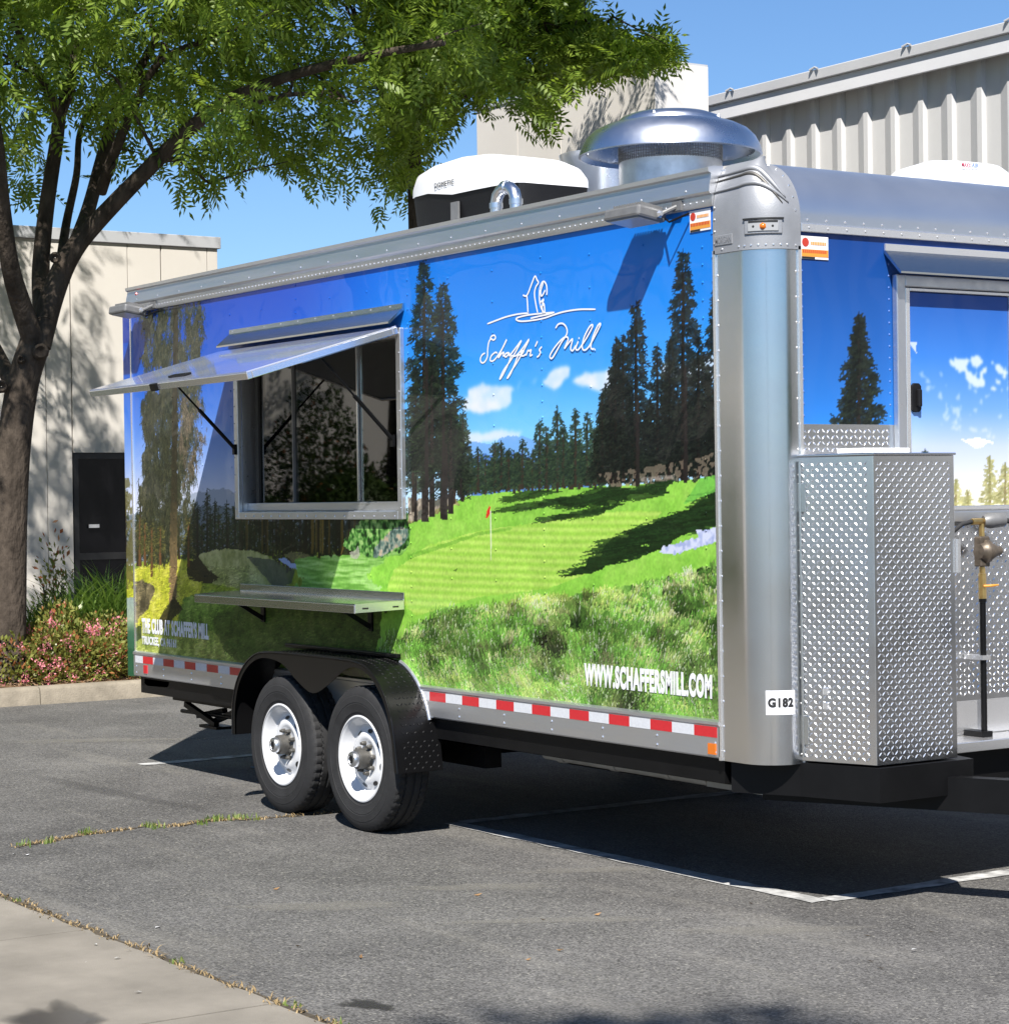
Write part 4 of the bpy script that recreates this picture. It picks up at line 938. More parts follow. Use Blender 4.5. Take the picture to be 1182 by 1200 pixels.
for nm, strokes_ in LOGO.items():
    b = MB()
    for si_, st in enumerate(strokes_):
        pp = [side(540 + p[0] / 5.91, 300 + p[1] / 5.91) for p in smooth(st)]
        rows = []; m = len(pp)
        for i, p in enumerate(pp):
            t = pp[min(i+1, m-1)] - pp[max(i-1, 0)]; L = np.hypot(t[0], t[2]) + 1e-9; nx, nz = -t[2] / L, t[0] / L
            yy = -.0021 - si_ * .00035 - i * 6e-6; w = .0050 * (.75 + .25 * abs(nx)) * (.75 if i in (0, m-1) else 1)
            rows.append([(p[0] - nx*w, yy, p[2] - nz*w), (p[0] + nx*w, yy, p[2] + nz*w)])
        b.sheet(rows)
    b.build(nm, M['vinyl'], sidep, kind='stuff', fix=False)

# top rail
rail = [(.05,2.93),(-.012,2.93),(-.014,2.934),(-.014,2.978),(-.026,2.984),(-.030,2.992),(-.027,3.02),(-.018,3.055),(-.018,3.068),(-.032,3.074),(-.034,3.092),(.0,3.10),(.05,3.10)]
tr_ = MB().prism(rail, 'yz', X0 - .015, -.302).build('roof_rail', M['alu'], T, smooth=30)
b = MB()
for x in np.arange(X0 + .03, -.33, .042): bead(b, (x, -.0135, 2.955), (0,-1,0), .0058, .003)
for x in np.arange(X0 + .15, -.33, .31): bead(b, (x, -.0285, 3.008), (0,-1,0), .006, .003)
b.build('rail_rivets', M['alu_bright'], tr_, fix=False, kind='stuff')
b = MB(); bead(b, (X0 + .13, -.02, 3.045), (0,-1,.2), .012, .008); b.build('marker_lamp', M['red'], tr_)
MB().prism([(.045,3.085),(.6,3.115),(1.22,3.125),(1.85,3.115),(2.41,3.085),(2.41,3.05),(.045,3.05)], 'yz', X0, -.285).build('roof', M['roof_alu'], T, smooth=30)
MB().box(X0, -.05, TW - .05, TW, .70, 3.05).build('far_side_panel', M['interior'], T)
MB().box(X0 + .001, X0 + .05, .16, TW - .05, .62, 3.04).build('rear_wall', M['interior'], T)
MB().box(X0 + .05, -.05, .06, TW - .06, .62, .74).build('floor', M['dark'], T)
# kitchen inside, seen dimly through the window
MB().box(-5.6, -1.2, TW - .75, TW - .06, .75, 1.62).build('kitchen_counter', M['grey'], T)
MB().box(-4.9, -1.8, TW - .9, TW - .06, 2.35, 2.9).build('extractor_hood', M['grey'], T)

# skirt rail, its tape and lamps
sk = MB().prism([(.04,.608),(-.010,.608),(-.014,.614),(-.014,.742),(-.020,.748),(-.020,.760),(-.004,.769),(.04,.769)], 'yz', X0 - .012, -.302).build('skirt_rail', M['alu'], T, smooth=30)
def tape(xa, xb, red):
    MB().box(xa, xb, -.0155, -.0135, .694, .739).build('tape_block', M['red'] if red else M['wtape'], sk)
x = -.318; k = 0
while x > -2.66:
    w = .018 if k == -1 else .1525
    tape(x - w + .001, x, k % 2 == 0); x -= w; k += 1
x = -6.175; tape(x, x + .115, False); x += .115; k = 0
while x < -4.42:
    tape(x + .001, x + .1525, k % 2 == 0); x += .1525; k += 1
b = MB()
for x in list(np.arange(-.32, -2.5, -.4)) + list(np.arange(-6.15, -4.4, .4)) + [-6.0]:
    for z in (.672, .632): bead(b, (x - .01, -.0138, z), (0,-1,0), .008, .004)
b.build('skirt_rivets', M['alu_bright'], sk, fix=False, kind='stuff')
MB().box(-.375, -.325, -.019, -.0135, .622, .668).build('side_reflector', M['orange'], sk, label='square amber reflector')
MB().box(-6.045, -5.995, -.019, -.0135, .632, .684).build('side_reflector', M['red'], sk, label='square red reflector')

# corner post and its cast cap
RC, CXA, CYA = .15, -.144, .144
def plan(off=0., n=20):
    pts = [(-.30, -.006 - off), (-.24, -.006 - off), (-.19, -.006 - off)]
    for k in range(n + 1):
        a = -math.pi/2 + math.pi/2 * k / n; pts.append((CXA + (RC + off) * math.cos(a), CYA + (RC + off) * math.sin(a)))
    pts += [(.006 + off, .168), (.006 + off, .195)]
    return pts
def pnorm(pts, i):
    a, b_ = pts[max(i-1, 0)], pts[min(i+1, len(pts)-1)]; t = Vector((b_[0]-a[0], b_[1]-a[1])).normalized(); return Vector((t.y, -t.x))
pl = plan()
cp = MB().sheet([[(p[0], p[1], z) for p in pl] for z in (.60, 1.0, 1.4, 1.8, 2.2, 2.6, 2.75)]).build('corner_post', M['alu_post'], T, smooth=180)
MB().box(-.306, -.290, -.014, .0, .60, 2.74).build('post_trim', M['alu_bright'], cp)
MB().box(.0, .014, .182, .198, .60, 2.74).build('post_trim', M['alu_bright'], cp)
b = MB()
for z in np.arange(.64, 2.7, .105):
    bead(b, (-.281, -.006, z), (0,-1,0), .006, .003); bead(b, (.006, .174, z), (1,0,0), .006, .003)
b.build('post_rivets', M['alu_bright'], cp, fix=False, kind='stuff')
cpl = plan(.008, 24); rows = []
Rz = .25
for t in range(20):
    row = []
    for i, p in enumerate(cpl):
        s = i / (len(cpl) - 1); nn = pnorm(cpl, i); k = .45 + .55 * sm(np.float64(s), .1, .9)
        if t < 6: z = 2.725 + .135 * t / 5 ; ins = 0.
        else:
            a = (t - 5) / 14 * math.pi / 2; z = 2.86 + Rz * math.sin(a); ins = Rz * (1 - math.cos(a)) * k
        hump = .018 * math.exp(-((s - .42) / .2) ** 2) * max(0, (z - 2.9) / .2)
        row.append((p[0] - nn.x * ins, p[1] - nn.y * ins, z + hump))
    rows.append(row)
cap = MB().sheet(rows); topc = len(cap.v); cap.v.append((-.33, .26, 3.11)); nC_ = len(cpl)
for i in range(nC_ - 1): cap.f.append((19*nC_ + i, 19*nC_ + i + 1, topc))
capo = cap.build('corner_cap', M['cap'], T, smooth=45)
# two swept ridges on the cap
def capline(zf, s0, s1, rad, name, mat):
    pts = []
    for k in range(25):
        s = s0 + (s1 - s0) * k / 24; i = s * (len(cpl) - 1); i0 = min(int(i), len(cpl)-2); f = i - i0
        z = zf((s - s0) / (s1 - s0)); a = math.asin(max(0., min(1., (z - 2.86) / Rz))); ins = Rz * (1 - math.cos(a)) * (.45 + .55 * float(sm(np.float64(s), .1, .9)))
        p = Vector(cpl[i0]) * (1-f) + Vector(cpl[i0+1]) * f; nn = pnorm(cpl, i0); q = p - nn * (ins - rad * .2); pts.append((q.x, q.y, z))
    MB().tube(pts, [rad * (.15 + .85 * math.sin(math.pi * min(1, max(0.02, k / 24 * .9 + .08)))) for k in range(25)], 8).build(name, mat, capo, smooth=180)
capline(lambda u: 3.055 + .03 * math.sin(u * 3.1) - .12 * u ** 2, .0, .86, .015, 'cap_ridge', M['cap'])
capline(lambda u: 3.032 + .03 * math.sin(u * 3.1) - .12 * u ** 2, .0, .80, .009, 'cap_groove_shade', M['hub'])  # dark tube standing for the shade in the gap under the ridge
capline(lambda u: 2.985 + .03 * math.sin(u * 3.1) - .07 * u ** 2, .0, .9, .012, 'cap_ridge', M['cap'])
a = -math.pi/4; n2_ = Vector((math.cos(a), math.sin(a), 0)); tg = Vector((-math.sin(a), math.cos(a), 0)); c0 = Vector((CXA, CYA, 0)) + n2_ * (RC + .008)
def onarc(b, ang, w, z0, z1, lift, th=.004, n=8):
    rows0 = []
    A0, A1 = ang - w / 2 / RC, ang + w / 2 / RC
    pts = [(CXA + (RC + .008 + lift) * math.cos(A0 + (A1-A0)*k/n), CYA + (RC + .008 + lift) * math.sin(A0 + (A1-A0)*k/n)) for k in range(n+1)]
    pin = [(CXA + (RC + .008 + lift - th) * math.cos(A0 + (A1-A0)*k/n), CYA + (RC + .008 + lift - th) * math.sin(A0 + (A1-A0)*k/n)) for k in range(n+1)]
    return b.prism(pts + pin[::-1], 'xy', z0, z1)
b = onarc(MB(), a, .150, 2.786, 2.846, .007, .010); lp = b.build('lamp_housing', M['cap'], capo, smooth=40, bevel=.004)
onarc(MB(), a, .118, 2.796, 2.836, .011, .008).build('lamp_plate', material('pale_lamp_plate', (.36,.37,.38), .4), capo, smooth=40, bevel=.003)
onarc(MB(), a, .160, 2.846, 2.853, .010, .012).build('lamp_slot', M['ink'], capo)
onarc(MB(), a, .110, 2.833, 2.841, .0125, .008).build('lamp_slot', M['ink'], capo)
b = MB(); bead(b, c0 + n2_ * .010 + Vector((0,0,2.817)), n2_, .015, .010); b.build('marker_lamp', M['orange'], capo, smooth=180)
for s in (-.036, .036):
    aa = a + s / RC; nn = Vector((math.cos(aa), math.sin(aa), 0)); b = MB(); bead(b, Vector((CXA, CYA, 2.817)) + nn * (RC + .018), nn, .0065, .003); b.build('lamp_screw', M['ink'], capo)
b = MB()
for i in range(1, len(cpl), 3):
    p = cpl[i]; nn = pnorm(cpl, i); bead(b, (p[0], p[1], 2.742), (nn.x, nn.y, 0), .006, .004)
for z in np.arange(2.77, 2.95, .05): bead(b, (-.288, -.0142, z), (0,-1,0), .006, .004); 
for t in range(6, 18, 2): p = rows[t][-2]; an = (t-5)/14*math.pi/2; bead(b, p, (math.cos(an), 0, math.sin(an)), .006, .004)
b.build('cap_rivets', M['alu_bright'], capo, fix=False, kind='stuff')
M['capdark'] = material('cast_lettering', (.25,.255,.27), .5, .3)
MB().box(-.287, -.172, -.0175, -.013, 2.758, 2.800).build('maker_plate', M['cap'], capo, bevel=.002)
fit_text('cast_lettering', 'MORGAN', M['capdark'], capo, 'xz', -.280, -.178, 2.765, 2.793, -.0178, .01)
# number plate on the post
def arc_text(body, ang, w, z0, z1, mat, parent):
    o = fit_text('lettering', body, mat, parent, 'xz', 0, 1, z0, z1, 0, .06, space=1.12)
    v = np.array([p.co for p in o.data.vertices]); A = ang + (v[:, 0] - .5) * w / RC; r = RC + .0022 + (v[:, 1] < 0) * .0006
    o.data.vertices.foreach_set('co', np.stack([CXA + r * np.cos(A), CYA + r * np.sin(A), v[:, 2]], -1).astype(np.float32).ravel()); o.data.update()
an_ = -math.radians(27)
onarc(MB(), an_, .125, .808, .908, -.0064, .001, 10).build('number_plate', M['vinyl'], cp, smooth=40)
arc_text('G182', an_, .108, .838, .878, M['ink'], cp)

# dealer stickers
def sticker(plane, a0, a1, z0, z1, off):
    f = lambda A0, A1, Z0, Z1, o0, o1: (MB().box(A0, A1, -o1, -o0, Z0, Z1) if plane == 'xz' else MB().box(o0, o1, A0, A1, Z0, Z1))
    s = f(a0, a1, z0, z1, off, off + .001).build('sticker', M['vinyl'], T); w, h = a1 - a0, z1 - z0
    f(a0 + .003, a1 - .001, z0 + h*.1, z0 + h*.42, off + .0012, off + .0018).build('sticker_band', M['stickerorange'], s)
    f(a0 + .003, a0 + w*.5, z0 + .001, z0 + h*.09, off + .0012, off + .0018).build('sticker_band', M['ink'], s)
    c = (a0 + w*.16, z0 + h*.72); b = MB()
    b.lathe([(0, 0), (h*.2, 0), (h*.2, .0006), (0, .0006)], (c[0], -off - .0018, c[1]) if plane == 'xz' else (off + .0012, c[0], c[1]), 'y' if plane == 'xz' else 'x', 12).build('sticker_emblem', M['stickerred'], s)
    for q in (.66, .3):
        for k in range(9 if q > .5 else 12):
            A0 = a0 + w * ((.36 + .062*k) if q > .5 else (.06 + .074*k)); f(A0, A0 + w*.045, z0 + h*(q - .04), z0 + h*(q + .10), off + .002, off + .0024).build('sticker_mark', M['stickerorange'] if q > .5 else M['stickerred'], s)
sticker('xz', -.465, -.325, 2.835, 2.925, .0035)
sticker('yz', .205, .355, 2.69, 2.785, .0035)

# ---- nose: printed panel, coved roof edge, hatch
ys, z2, FA, hy, hz, FB = paint_front()
fp = MB().box(-.05, -.003, .2, TW - .17, .62, 2.83).build('nose_panel', M['interior'], T)
rect_sheet('wrap_sheet', ys, z2, FA.c, 0.0, 'yz', PRF, fp)
b = MB()
for z in np.arange(2.04, 2.78, .05): bead(b, (0, .212, z), (1,0,0), .005, .003); bead(b, (0, .700, z), (1,0,0), .005, .003)
b.build('nose_rivets', M['blueink'], fp, fix=False, kind='stuff')
prof = [(.006,2.815),(.006,2.87)] + [(-.27 + .276 * math.cos(t), 2.87 + .245 * math.sin(t)) for t in np.linspace(.05, math.pi/2, 16)] + [(-.34, 3.117)]
cv = MB().sheet([[(p[0], y, p[1]) for p in prof] for y in np.linspace(.19, TW - .17, 8)]).build('roof_cove', M['roof_alu'], T, smooth=60)
MB().box(-.002, .016, .198, TW - .17, 2.800, 2.836).build('cove_trim', M['alu_bright'], cv, bevel=.003)
b = MB()
for y in np.arange(.24, TW - .2, .105): bead(b, (.0062, y, 2.852), (1,0,0), .006, .004); bead(b, (.0162, y, 2.818), (1,0,0), .006, .003)
b.build('cove_rivets', M['alu_bright'], cv, fix=False, kind='stuff')
MB().sheet([[(CXA + RC*math.cos(t), TW - CYA + RC*math.sin(t), z) for t in np.linspace(0, math.pi/2, 8)] for z in (.6, 2.8)]).build('corner_post', M['alu_post'], T, smooth=180)
# tread plate on the lower nose, aluminium kick band and ledge
tp = MB().box(-.002, .003, .197, TW - .19, .80, 2.005).build('tread_panel', M['plate'], T)
HY0, HY1, HZ0, HZ1 = .715, 1.49, 1.585, 2.645
lg = lugs(MB(), (.003, .2, .82), (0,1,0), (0,0,1), TW - .42, 1.17, .026, .025, .009, .0024, clip=lambda u, v: not (HY0 - .02 < u + .2 < HY1 and v + .82 > HZ0 - .02) and not (.19 < u + .2 < .72 and v + .82 < 1.85))
lg.build('tread_lugs', M['lug'], tp, fix=False, kind='stuff')
MB().box(-.002, .006, .197, TW - .19, .655, .80).build('kick_band', M['alu_bright'], T)
MB().box(.0, .20, .735, TW - .19, .606, .650).build('ledge', M['alu_bright'], T, bevel=.004)
ht = MB()
for (a_, b_, c_, d_) in ((HY0, HY0+.05, HZ0, HZ1), (HY1-.05, HY1, HZ0, HZ1), (HY0+.05, HY1-.05, HZ1-.05, HZ1), (HY0+.05, HY1-.05, HZ0, HZ0+.045)): ht.box(.004, .034, a_, b_, c_, d_)
hatch = ht.build('hatch', M['alu'], T, bevel=.004, label='printed hatch with aluminium frame')
for (a_, b_, c_, d_) in ((.772, .798, 1.635, 2.592), (1.402, 1.434, 1.635, 2.592), (.798, 1.402, 2.577, 2.592), (.798, 1.402, 1.635, 1.654)):
    MB().box(.004, .026, a_, b_, c_, d_).build('hatch_frame', M['alu_bright'], hatch, bevel=.003)
rect_sheet('hatch_print', hy, hz, FB.c, .016, 'yz', PRF, hatch)
hl = front(1072, 466, .02)
MB().prism([(hl[1] - .028 + x_, hl[2] + z_) for x_, z_ in ((.012,-.062),(.044,-.062),(.056,-.05),(.056,.05),(.044,.062),(.012,.062),(0,.05),(0,-.05))], 'yz', .017, .03).build('latch_plate', M['blackplastic'], hatch, bevel=.004)
MB().box(.03, .05, hl[1] - .006, hl[1] + .014, hl[2] - .04, hl[2] + .035).build('latch_paddle', M['blackplastic'], hatch, bevel=.005)
MB().prism([(.003,2.745),(.012,2.745),(.105,2.650),(.105,2.642),(.098,2.642),(.003,2.735)], 'xz', .672, 1.62).build('hatch_hood', M['steel'], T)
MB().box(.003, .012, .672, 1.62, 2.7455, 2.775).build('hood_flange', M['alu_bright'], T)
# tread plate cabinet on the drawbar
cbp = [(.004,.172),(.335,.28),(.335,.735),(.004,.735)]
cab = MB().prism(cbp, 'xy', .612, 1.868).build('cabinet', M['plate'], T, bevel=.003, label='tread plate cabinet')
d1 = Vector((.331,.108,0)); L1 = d1.length
b = lugs(MB(), (.004+.012, .172+.0036, .625), d1, (0,0,1), L1 - .03, 1.235, .0222, .0235, .0085, .0028)
lugs(b, (.335, .29, .625), (0,1,0), (0,0,1), .44, 1.235, .0222, .0235, .0085, .0028)
b.build('tread_lugs', M['lug'], cab, fix=False, kind='stuff')
MB().prism([(-.004,.165),(.342,.275),(.342,.742),(-.004,.742)], 'xy', 1.8685, 1.878).build('lid', M['plate'], cab, bevel=.003)
pc = Vector((.16, .35, 1.878)); MB().box(.10, .26, .30, .56, 1.879, 1.90).build('lid_strip', M['white'], cab, bevel=.004)
dn = Vector((d1.y, -d1.x, 0)).normalized(); du = d1.normalized()
for z in (.74, 1.70):
    MB().obox(Vector((.004,.172,z)) + du*.02 + dn*.004, (du, dn, (0,0,1)), (.018, .004, .06)).build('hinge', M['steel'], cab, bevel=.002)
MB().tube([Vector((.004,.172,.63)) + du*.012 + dn*.007, Vector((.004,.172,1.85)) + du*.012 + dn*.007], .006, 8).build('hinge_pin', M['steel'], cab, smooth=60)
for z in (.845, .905):
    MB().obox(Vector((.004,.172,z)) + du*.12 + dn*.005, (du, dn, (0,0,1)), (.012, .005, .016)).build('latch', M['alu_bright'], cab, bevel=.003)
MB().box(.33, .35, .737, .752, 1.38, 1.52).build('side_latch', M['alu_bright'], cab)
# gas pipe, valve, regulator
gy, gx_ = 1.135, .10
pp_ = MB().tube([(gx_, gy, .62), (gx_, gy, 1.235)], .0135, 12).build('gas_pipe', M['black'], T, smooth=60)
MB().tube([(gx_, gy, 1.236), (gx_, gy, 1.250)], .017, 12).build('pipe_collar', M['black'], pp_)
MB().tube([(gx_, gy, 1.2505), (gx_, gy, 1.36)], [.017, .017], 8).build('ball_valve', M['brass'], pp_)
MB().tube([(gx_ + .018, gy - .01, 1.305), (gx_ + .045, gy + .01, 1.307), (gx_ + .045, gy + .05, 1.309)], [.005, .006, .004], 8).build('valve_handle', M['stickerorange'], pp_)
MB().tube([(gx_, gy, 1.361), (gx_, gy, 1.388)], .013, 8).build('fitting', M['brass'], pp_)
MB().lathe([(.0, -.045), (.032, -.043), (.042, -.02), (.052, -.014), (.052, .004), (.042, .010), (.036, .035), (.024, .060), (.020, .085), (0, .085)], (gx_ + .01, gy + .012, 1.455), 'y', 20).build('gas_regulator', M['bronze'], pp_, smooth=40)
MB().box(gx_ - .02, gx_ + .02, gy - .03, gy + .03, 1.389, 1.52).build('regulator_body', M['bronze'], pp_, bevel=.006)
MB().tube([(gx_, gy, 1.521), (gx_, gy, 1.575)], .012, 8).build('fitting', M['brass'], pp_)
MB().tube([(gx_, gy - .06, 1.585), (gx_, gy + .01, 1.585)], .014, 8).build('fitting', M['brass'], pp_)
MB().tube([(gx_, gy + .012, 1.585), (gx_ + .01, gy + .035, 1.587), (gx_ + .02, gy + .11, 1.59)], [.025, .034, .030], 12).build('hose_coupling', M['grey'], pp_, smooth=50)
MB().tube([(gx_ + .02, gy + .112, 1.59), (gx_ + .05, gy + .2, 1.57), (gx_ + .07, gy + .3, 1.50), (gx_ + .07, gy + .4, 1.42)], .012, 8).build('gas_hose', M['rubber'], pp_, smooth=60)
MB().tube([(gx_, gy - .062, 1.585), (gx_, gy - .12, 1.575), (gx_ - .01, gy - .17, 1.54)], .010, 8).build('gas_hose', M['rubber'], pp_, smooth=60)
MB().box(.006, gx_ + .02, gy - .024, gy + .024, .985, 1.005).build('pipe_clamp', M['alu_bright'], pp_)
MB().box(.006, gx_ + .02, gy - .03, gy + .03, .6505, .675).build('pipe_clamp', M['black'], pp_)

# ---- serving window, flap, hood, shelf
wf = MB()
FXa, FXb, FZa, FZb = -4.715, -2.825, 1.612, 2.60
for q in ((FXa, WX0, FZa, FZb), (WX1, FXb, FZa, FZb), (WX0, WX1, FZa, WZ0), (WX0, WX1, WZ1, FZb)): wf.box(q[0], q[1], -.028, .0, q[2], q[3])
wfr = wf.build('window_frame', M['alu'], T, bevel=.004)
for q in ((WX0 - .003, WX0 + .004, WZ0, WZ1), (WX1 - .004, WX1 + .003, WZ0, WZ1), (WX0, WX1, WZ0 - .003, WZ0 + .004), (WX0, WX1, WZ1 - .004, WZ1 + .003)):
    MB().box(q[0], q[1], .0005, .12, q[2], q[3]).build('window_jamb', M['alu'], wfr)
b = MB()
for x in np.arange(FXa + .03, FXb, .105): bead(b, (x, -.028, FZa + .018), (0,-1,0), .006, .003)
for z in np.arange(FZa + .06, FZb, .1): bead(b, (FXb - .012, -.028, z), (0,-1,0), .005, .003); bead(b, (FXa + .012, -.028, z), (0,-1,0), .005, .003)
b.build('frame_rivets', M['alu_bright'], wfr, fix=False, kind='stuff')
MB().box(WX0 + .005, WX1 - .005, .03, .11, WZ0 + .005, WZ0 + .05).build('slider_track', M['alu'], wfr, bevel=.003)
for x, w, mt in ((WX0 + .10, .04, 'dark'), (-4.13, .010, 'grey'), (-3.40, .014, 'alu_bright'), (WX1 - .03, .02, 'alu')):
    MB().box(x - w/2, x + w/2, .045, .075, WZ0 + .051, WZ1 - .005).build('mullion', M[mt], wfr)
for xa, xb in ((WX0 + .125, -4.142), (-4.118, -3.414), (-3.386, WX1 - .047)):
    MB().box(xa, xb, .058, .062, WZ0 + .052, WZ1 - .006).build('pane', M['glass'], wfr)
# flap
e = Vector((0, -.96, -.28)).normalized(); up = Vector((0, -.28, .96)).normalized(); H = Vector((0, -.035, 2.592)); FL = .905; fx0, fx1 = -4.765, -2.832; xm, xh = (fx0 + fx1)/2, (fx1 - fx0)/2
X_ = Vector((1,0,0))
fl = MB().obox(H + X_*xm + e*FL/2 + up*.001, (X_, e, up), (xh - .03, FL/2 - .03, .012)).build('serving_flap', M['interior'], T, label='flap propped open above the serving window')
M['flapskin'] = material('flap_wrap_sky_sheen', lin((150,168,222)).tolist(), .12, coat=.7, var=1., var2=lin((206,206,196)).tolist(), vscale=2.2, stretch=(1.,.7,1))  # printed wrap tint with the sky's reflection mixed into its colours
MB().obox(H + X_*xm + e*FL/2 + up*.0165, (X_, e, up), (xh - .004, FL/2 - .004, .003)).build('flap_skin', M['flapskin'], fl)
for c_, h_ in ((H + X_*xm + e*(FL - .015) - up*.005, (xh, .015, .0175)), (H + X_*xm + e*.015 - up*.005, (xh, .015, .0175)), (H + X_*(fx0 + .015) + e*FL/2 - up*.005, (.015, FL/2 - .0305, .0175)), (H + X_*(fx1 - .015) + e*FL/2 - up*.005, (.015, FL/2 - .0305, .0175))):
    MB().obox(c_, (X_, e, up), h_).build('flap_edge', M['alu_bright'], fl, bevel=.003)
MB().obox(H + X_*(fx1 - .10) + e*.30 - up*.021, (X_, e, up), (.05, .26, .008)).build('flap_stiffener', M['alu'], fl)
MB().obox(H + X_*(xm - .1) + e*(FL + .004) - up*.006, (X_, e, up), (.035, .012, .02)).build('flap_latch', M['black'], fl, bevel=.003)
MB().obox(H + X_*(xm + .02) + e*(FL - .1) + up*.026, (X_, e, up), (.1, .022, .006)).build('flap_handle', M['blackplastic'], fl, bevel=.003)
for x in (fx0 + .075, fx1 - .065):
    a_ = Vector((x, -.03, 2.02)); c_ = H + X_*x + e*.44 - up*.034; m_ = a_*.45 + c_*.55
    st = MB().tube([a_, m_], .011, 10).build('gas_strut', M['black'], T, smooth=60)
    MB().tube([m_ + (c_-m_)*.002, c_], .006, 8).build('strut_rod', M['black'], st, smooth=60)
    MB().box(x - .014, x + .014, -.045, -.0285, 1.99, 2.05).build('strut_bracket', M['black'], st)
hd = MB().prism([(-.003,2.725),(-.012,2.725),(-.014,2.70),(-.098,2.628),(-.098,2.618),(-.090,2.618),(-.003,2.69)], 'yz', -4.785, -2.82).build('drip_hood', M['steel'], T)
b = MB()
for x in np.arange(-4.74, -2.84, .2): bead(b, (x, -.012, 2.714), (0,-1,0), .006, .003)
b.build('hood_rivets', M['alu_bright'], hd, fix=False, kind='stuff')
sh = MB().prism([(-.004,1.235),(-.010,1.235),(-.010,1.196),(-.298,1.186),(-.305,1.180),(-.305,1.138),(-.295,1.138),(-.295,1.172),(-.004,1.184)], 'yz', -4.70, -2.852).build('serving_shelf', M['steel'], T, bevel=.002, label='folding steel shelf')
for x in (-4.70, -2.852):
    s_ = 1 if x > -3 else -1
    MB().prism([(-.012,1.192),(-.300,1.183),(-.300,1.140),(-.012,1.148)], 'yz', x, x + .006 * s_).build('shelf_end', M['alu_bright'], sh)
MB().box(-2.852 + .0062, -2.852 + .0072, -.26, -.225, 1.158, 1.166).build('end_slot', M['ink'], sh); MB().box(-2.852 + .0062, -2.852 + .0072, -.08, -.045, 1.160, 1.168).build('end_slot', M['ink'], sh)
for x in (-4.42, -3.2):
    b = MB().box(x - .02, x + .02, -.012, -.001, 1.02, 1.18).prism([(-.013,1.03),(-.013,1.06),(-.20,1.168),(-.24,1.168)], 'yz', x - .006, x + .006)
    b.build('shelf_bracket', M['black'], sh)
MB().box(-4.68, -2.87, -.009, -.001, 1.1855, 1.1875).build('shelf_hinge', M['alu'], sh)

# ---- flood lights
def floodlight(x, y, z, tilt):
    ca, sa = math.cos(tilt), math.sin(tilt); ey = Vector((0, -ca, -sa)); ez = Vector((0, -sa, ca)); c = Vector((x, y, z))
    f = MB().obox(c, (X_, ey, ez), (.125, .078, .026)).build('flood_light', M['grey'], T, bevel=.012)
    for k in range(11): MB().obox(c + X_*(-.095 + .019*k) + ez*.034 - ey*.010, (X_, ey, ez), (.004, .058, .010)).build('cooling_fin', M['grey'], f)
    MB().obox(c - ez*.0275, (X_, ey, ez), (.105, .058, .002)).build('lens', M['wtape'], f)
    r = Vector((x + .17, -.016, 2.955)); p1 = c + X_*.13 - ey*.03
    MB().tube([p1 - X_*.26, p1 - X_*.26 - ey*.03, p1 - X_*.1 - ey*.055 + ez*.005, p1 - ey*.02 + ez*.01, r], .010, 8).build('mount_arm', M['grey'], f)
    b = MB(); bead(b, p1 + X_*.008, (1,0,0), .018, .012); b.build('arm_bolt', M['alu_bright'], f)
    MB().tube([c - ey*.08 + X_*.1, Vector((x + .2, y + .03, z - .045)), Vector((x + .25, -.02, z - .01))], .005, 6).build('cable', M['black'], f)
    MB().box(r.x - .03, r.x + .03, -.026, -.0145, 2.935, 2.975).build('mount_foot', M['grey'], f)
floodlight(-.70, -.118, 2.925, math.radians(-9))
floodlight(-5.98, -.118, 2.925, math.radians(-9))

# ---- roof gear
st_ = [(-3.27,3.33,.20),(-3.25,3.42,.235),(-3.19,3.475,.255),(-3.05,3.50,.265),(-2.8,3.51,.27),(-2.6,3.495,.265),(-2.45,3.465,.255),(-2.33,3.42,.24),(-2.27,3.37,.22),(-2.255,3.31,.19)]
def acsec(x, zt, hw, zb0, n=20):
    out = []
    for k in range(n + 1):
        a = math.pi * k / n; cx_ = math.copysign(abs(math.cos(a)) ** .35, math.cos(a)); cz_ = abs(math.sin(a)) ** .45
        out.append((x, .56 - hw * cx_ , zb0 + (zt - zb0) * cz_))
    return out
def split(x): return 3.335 if x < -2.98 else (3.335 - (x + 2.98) * .35 if x < -2.88 else 3.30)
ac = MB().sheet([acsec(x, zt, hw, split(x)) for x, zt, hw in st_])
ac.f.append(tuple(range(21))); ac.f.append(tuple(range(21*9, 21*10)))
aco = ac.build('air_conditioner', M['white'], T, smooth=40, label='white and black rooftop air conditioner')
lowp = [[(x, .56 + s * hw * (.97 - .12 * (1 - t)), 3.112 + (split(x) - .001 - 3.112) * t) for s, t in ((-1,1),(-1,.5),(-1,0),(1,0),(1,.5),(1,1))] for x, zt, hw in st_]
lo_ = MB().sheet(lowp); lo_.f.append(tuple(range(6))); lo_.f.append(tuple(range(54, 60))); lo_.build('ac_base', M['blackplastic'], aco, smooth=30)
MB().box(-2.82, -2.75, .290, .302, 3.14, 3.26).build('ac_side_panel', M['grey'], aco)
fit_text('lettering', 'DOMETIC', M['ink'], aco, 'xz', -2.97, -2.78, 3.352, 3.378, .2865, .0, space=1.1)
